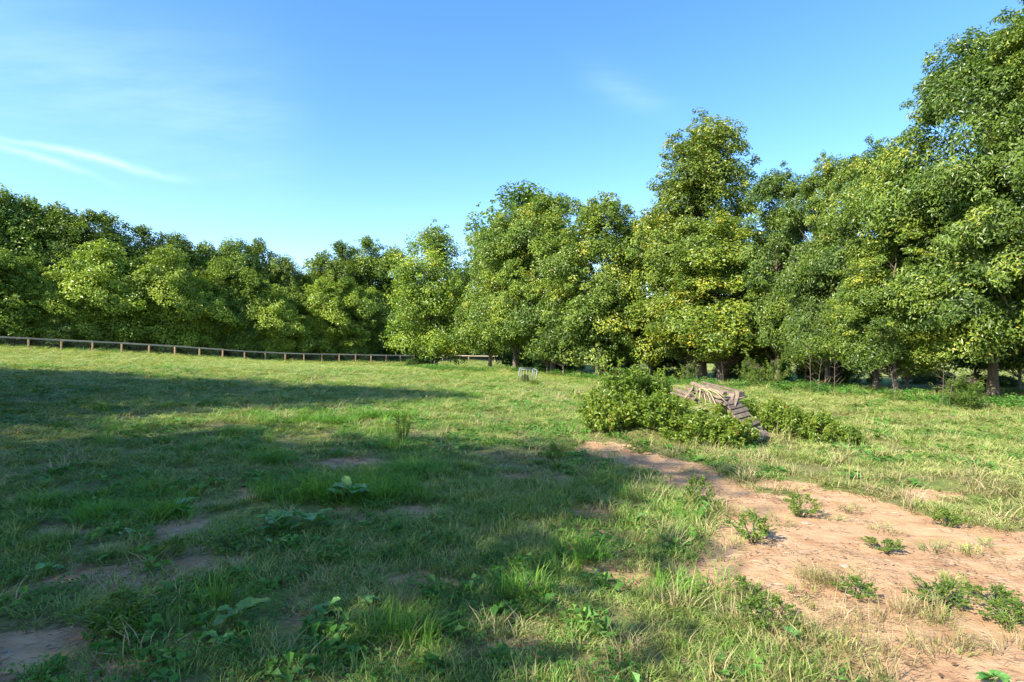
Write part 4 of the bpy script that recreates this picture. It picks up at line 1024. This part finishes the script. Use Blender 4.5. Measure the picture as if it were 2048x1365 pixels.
# low creeping leaves
CC = proto_collection('ground_cover', [make_cover('cover', 90+k, 46, .12, .022, M_CLOVER) for k in range(3)]+[make_cover('cover_large', 95+k, 9, .07, .05, M_CLOVER, h=.07) for k in range(2)])
x, y, s = sample_field(60, 1.8, 36, rng)
cl = fbm(x*1.1+5, y*1.1+70, 33)
keep = (cl > 0.52) & (dirt(x, y) < 0.5) & (painted_shade(x, y) < .4)
x, y, s = x[keep], y[keep], s[keep]
lay('ground_cover', 'low creeping broad-leaved weeds among the grass', CC, 5, x, y, s, rng.uniform(.8, 1.6, len(x)), rng, rng.uniform(0, 1, len(x)))

# straw, twigs and dead leaves lying about
def make_litter(seed):
    rg = np.random.default_rng(seed); n = 13; mbv = []; T = []
    for k in range(n):
        an = rg.uniform(0, 6.28); l = rg.uniform(.03, .10); wd = rg.uniform(.0015, .003) if rg.uniform() < .8 else rg.uniform(.012, .02)
        if wd > .01: l *= .4
        c = rg.uniform(-.09, .09, 2); dx, dy = math.cos(an), math.sin(an)
        for (a_, b_, z_) in ((-1, 0, .004), (0, 1, .009), (1, 0, .012), (0, -1, .005)):
            mbv.append((c[0]+dx*a_*l/2-dy*b_*wd/2, c[1]+dy*a_*l/2+dx*b_*wd/2, z_))
        T.append([k*4, k*4+1, k*4+2]); T.append([k*4, k*4+2, k*4+3])
    me_ = np_mesh('litter', mbv, [T], {'h': np.ones(len(mbv)), 'rnd': np.repeat(rg.uniform(0, 1, n), 4)}); me_.materials.append(M_LITTER); return me_
CT = proto_collection('litter', [make_litter(100+k) for k in range(5)])
x, y, s = sample_field(130, 1.8, 18, rng, 50)
dv = dirt(x, y); sdt = seg_sdf(x, y, TRACK)
keep = rng.uniform(0, 1, len(x)) < np.where(sdt < -0.45, 0.38, 0.75)*np.clip(dv*1.5, .25, 1)
x, y, s = x[keep], y[keep], s[keep]
lay('straw_litter', 'straw, twigs and dead leaves scattered over the bare ground', CT, 5, x, y, np.full(len(x), 1.0), np.ones(len(x)), rng, rng.uniform(0, 1, len(x)), tilt=.04, sink=0.006)

# undergrowth below the trees
CU = proto_collection('undergrowth', [make_cover('weed_cover', 120+k, 150, .42, .085, M_CLOVER, h=.42) for k in range(3)] + [make_tuft('tall_tuft', 130+k, 60, .25, .38, .012, .7, M_GRASS) for k in range(2)])
line = np.array([ground_at(u, v)[:2] for u, v in [(780, 736), (860, 741), (970, 742), (1090, 748), (1190, 762), (1300, 772), (1400, 774), (1500, 778), (1600, 785), (1700, 792), (1800, 803), (1900, 815), (2048, 825), (2200, 835)]])
px_, py_ = [], []
for k in range(len(line)-1):
    a_, b_ = line[k], line[k+1]; L_ = np.linalg.norm(b_-a_); n_ = int(L_*11)
    f = rng.uniform(0, 1, n_); nr = np.array([-(b_-a_)[1], (b_-a_)[0]])/L_
    if nr[0] < 0: nr = -nr
    w_ = rng.uniform(0, 1, n_)**1.2*2.6
    p_ = a_+(b_-a_)*f[:, None]+nr*w_[:, None]
    px_.append(p_[:, 0]); py_.append(p_[:, 1])
# along the far fence and the wood edge
for k in range(len(FENCE)-1):
    a_, b_ = np.array(FENCE[k]), np.array(FENCE[k+1]); n_ = 12
    f = rng.uniform(0, 1, n_); p_ = a_+(b_-a_)*f[:, None]+np.stack([-rng.uniform(.6, 4, n_)*.7, rng.uniform(.6, 4, n_)*.7], 1)
    px_.append(p_[:, 0]); py_.append(p_[:, 1])
x = np.concatenate(px_); y = np.concatenate(py_)
lay('undergrowth', 'knee-high leafy undergrowth along the foot of the trees', CU, 5, x, y, rng.uniform(.7, 1.4, len(x)), rng.uniform(.35, 1.2, len(x))*np.where(x > 12, .8, 1), rng, rng.uniform(0, 1, len(x)))

# pebbles on the bare earth
def pebble(seed, s):
    rg = random.Random(seed); mb = MB(); vs = []
    for i in range(5):
        ph_ = math.pi*(i/4)
        for j in range(7):
            th_ = j*6.283/7
            r_ = s*(1+rg.uniform(-.18, .18)); vs.append((r_*math.sin(ph_)*math.cos(th_)*1.3, r_*math.sin(ph_)*math.sin(th_), r_*math.cos(ph_)*.6))
    q_ = [[i*7+j, (i+1)*7+j, (i+1)*7+(j+1) % 7, i*7+(j+1) % 7] for i in range(4) for j in range(7)]
    me_ = np_mesh('stone', vs, [q_]); me_.materials.append(M_STONE); return me_
for i, (u, v, s_, lab) in enumerate([(1690, 1130, .028, 'pale flat stone near the big dry tuft on the track'), (1620, 1190, .02, 'small pale stone at the lower left of the track'), (10, 1298, .014, 'small pale pebble on the bare patch at the left edge'),
                                     (1612, 1045, .03, 'pale stone patch below the leafy weed on the track'), (1945, 1085, .014, 'tiny pebble on the right of the track'), (300, 1125, .016, 'pale chip lying on the worn patch in the shade')]):
    x, y, z = ground_at(u, v); o = link('stone', pebble(i, s_)); o.location = (x, y, z-.012); o.rotation_euler = (0, 0, i); tag(o, lab, 'stone', 'stones on the bare earth')
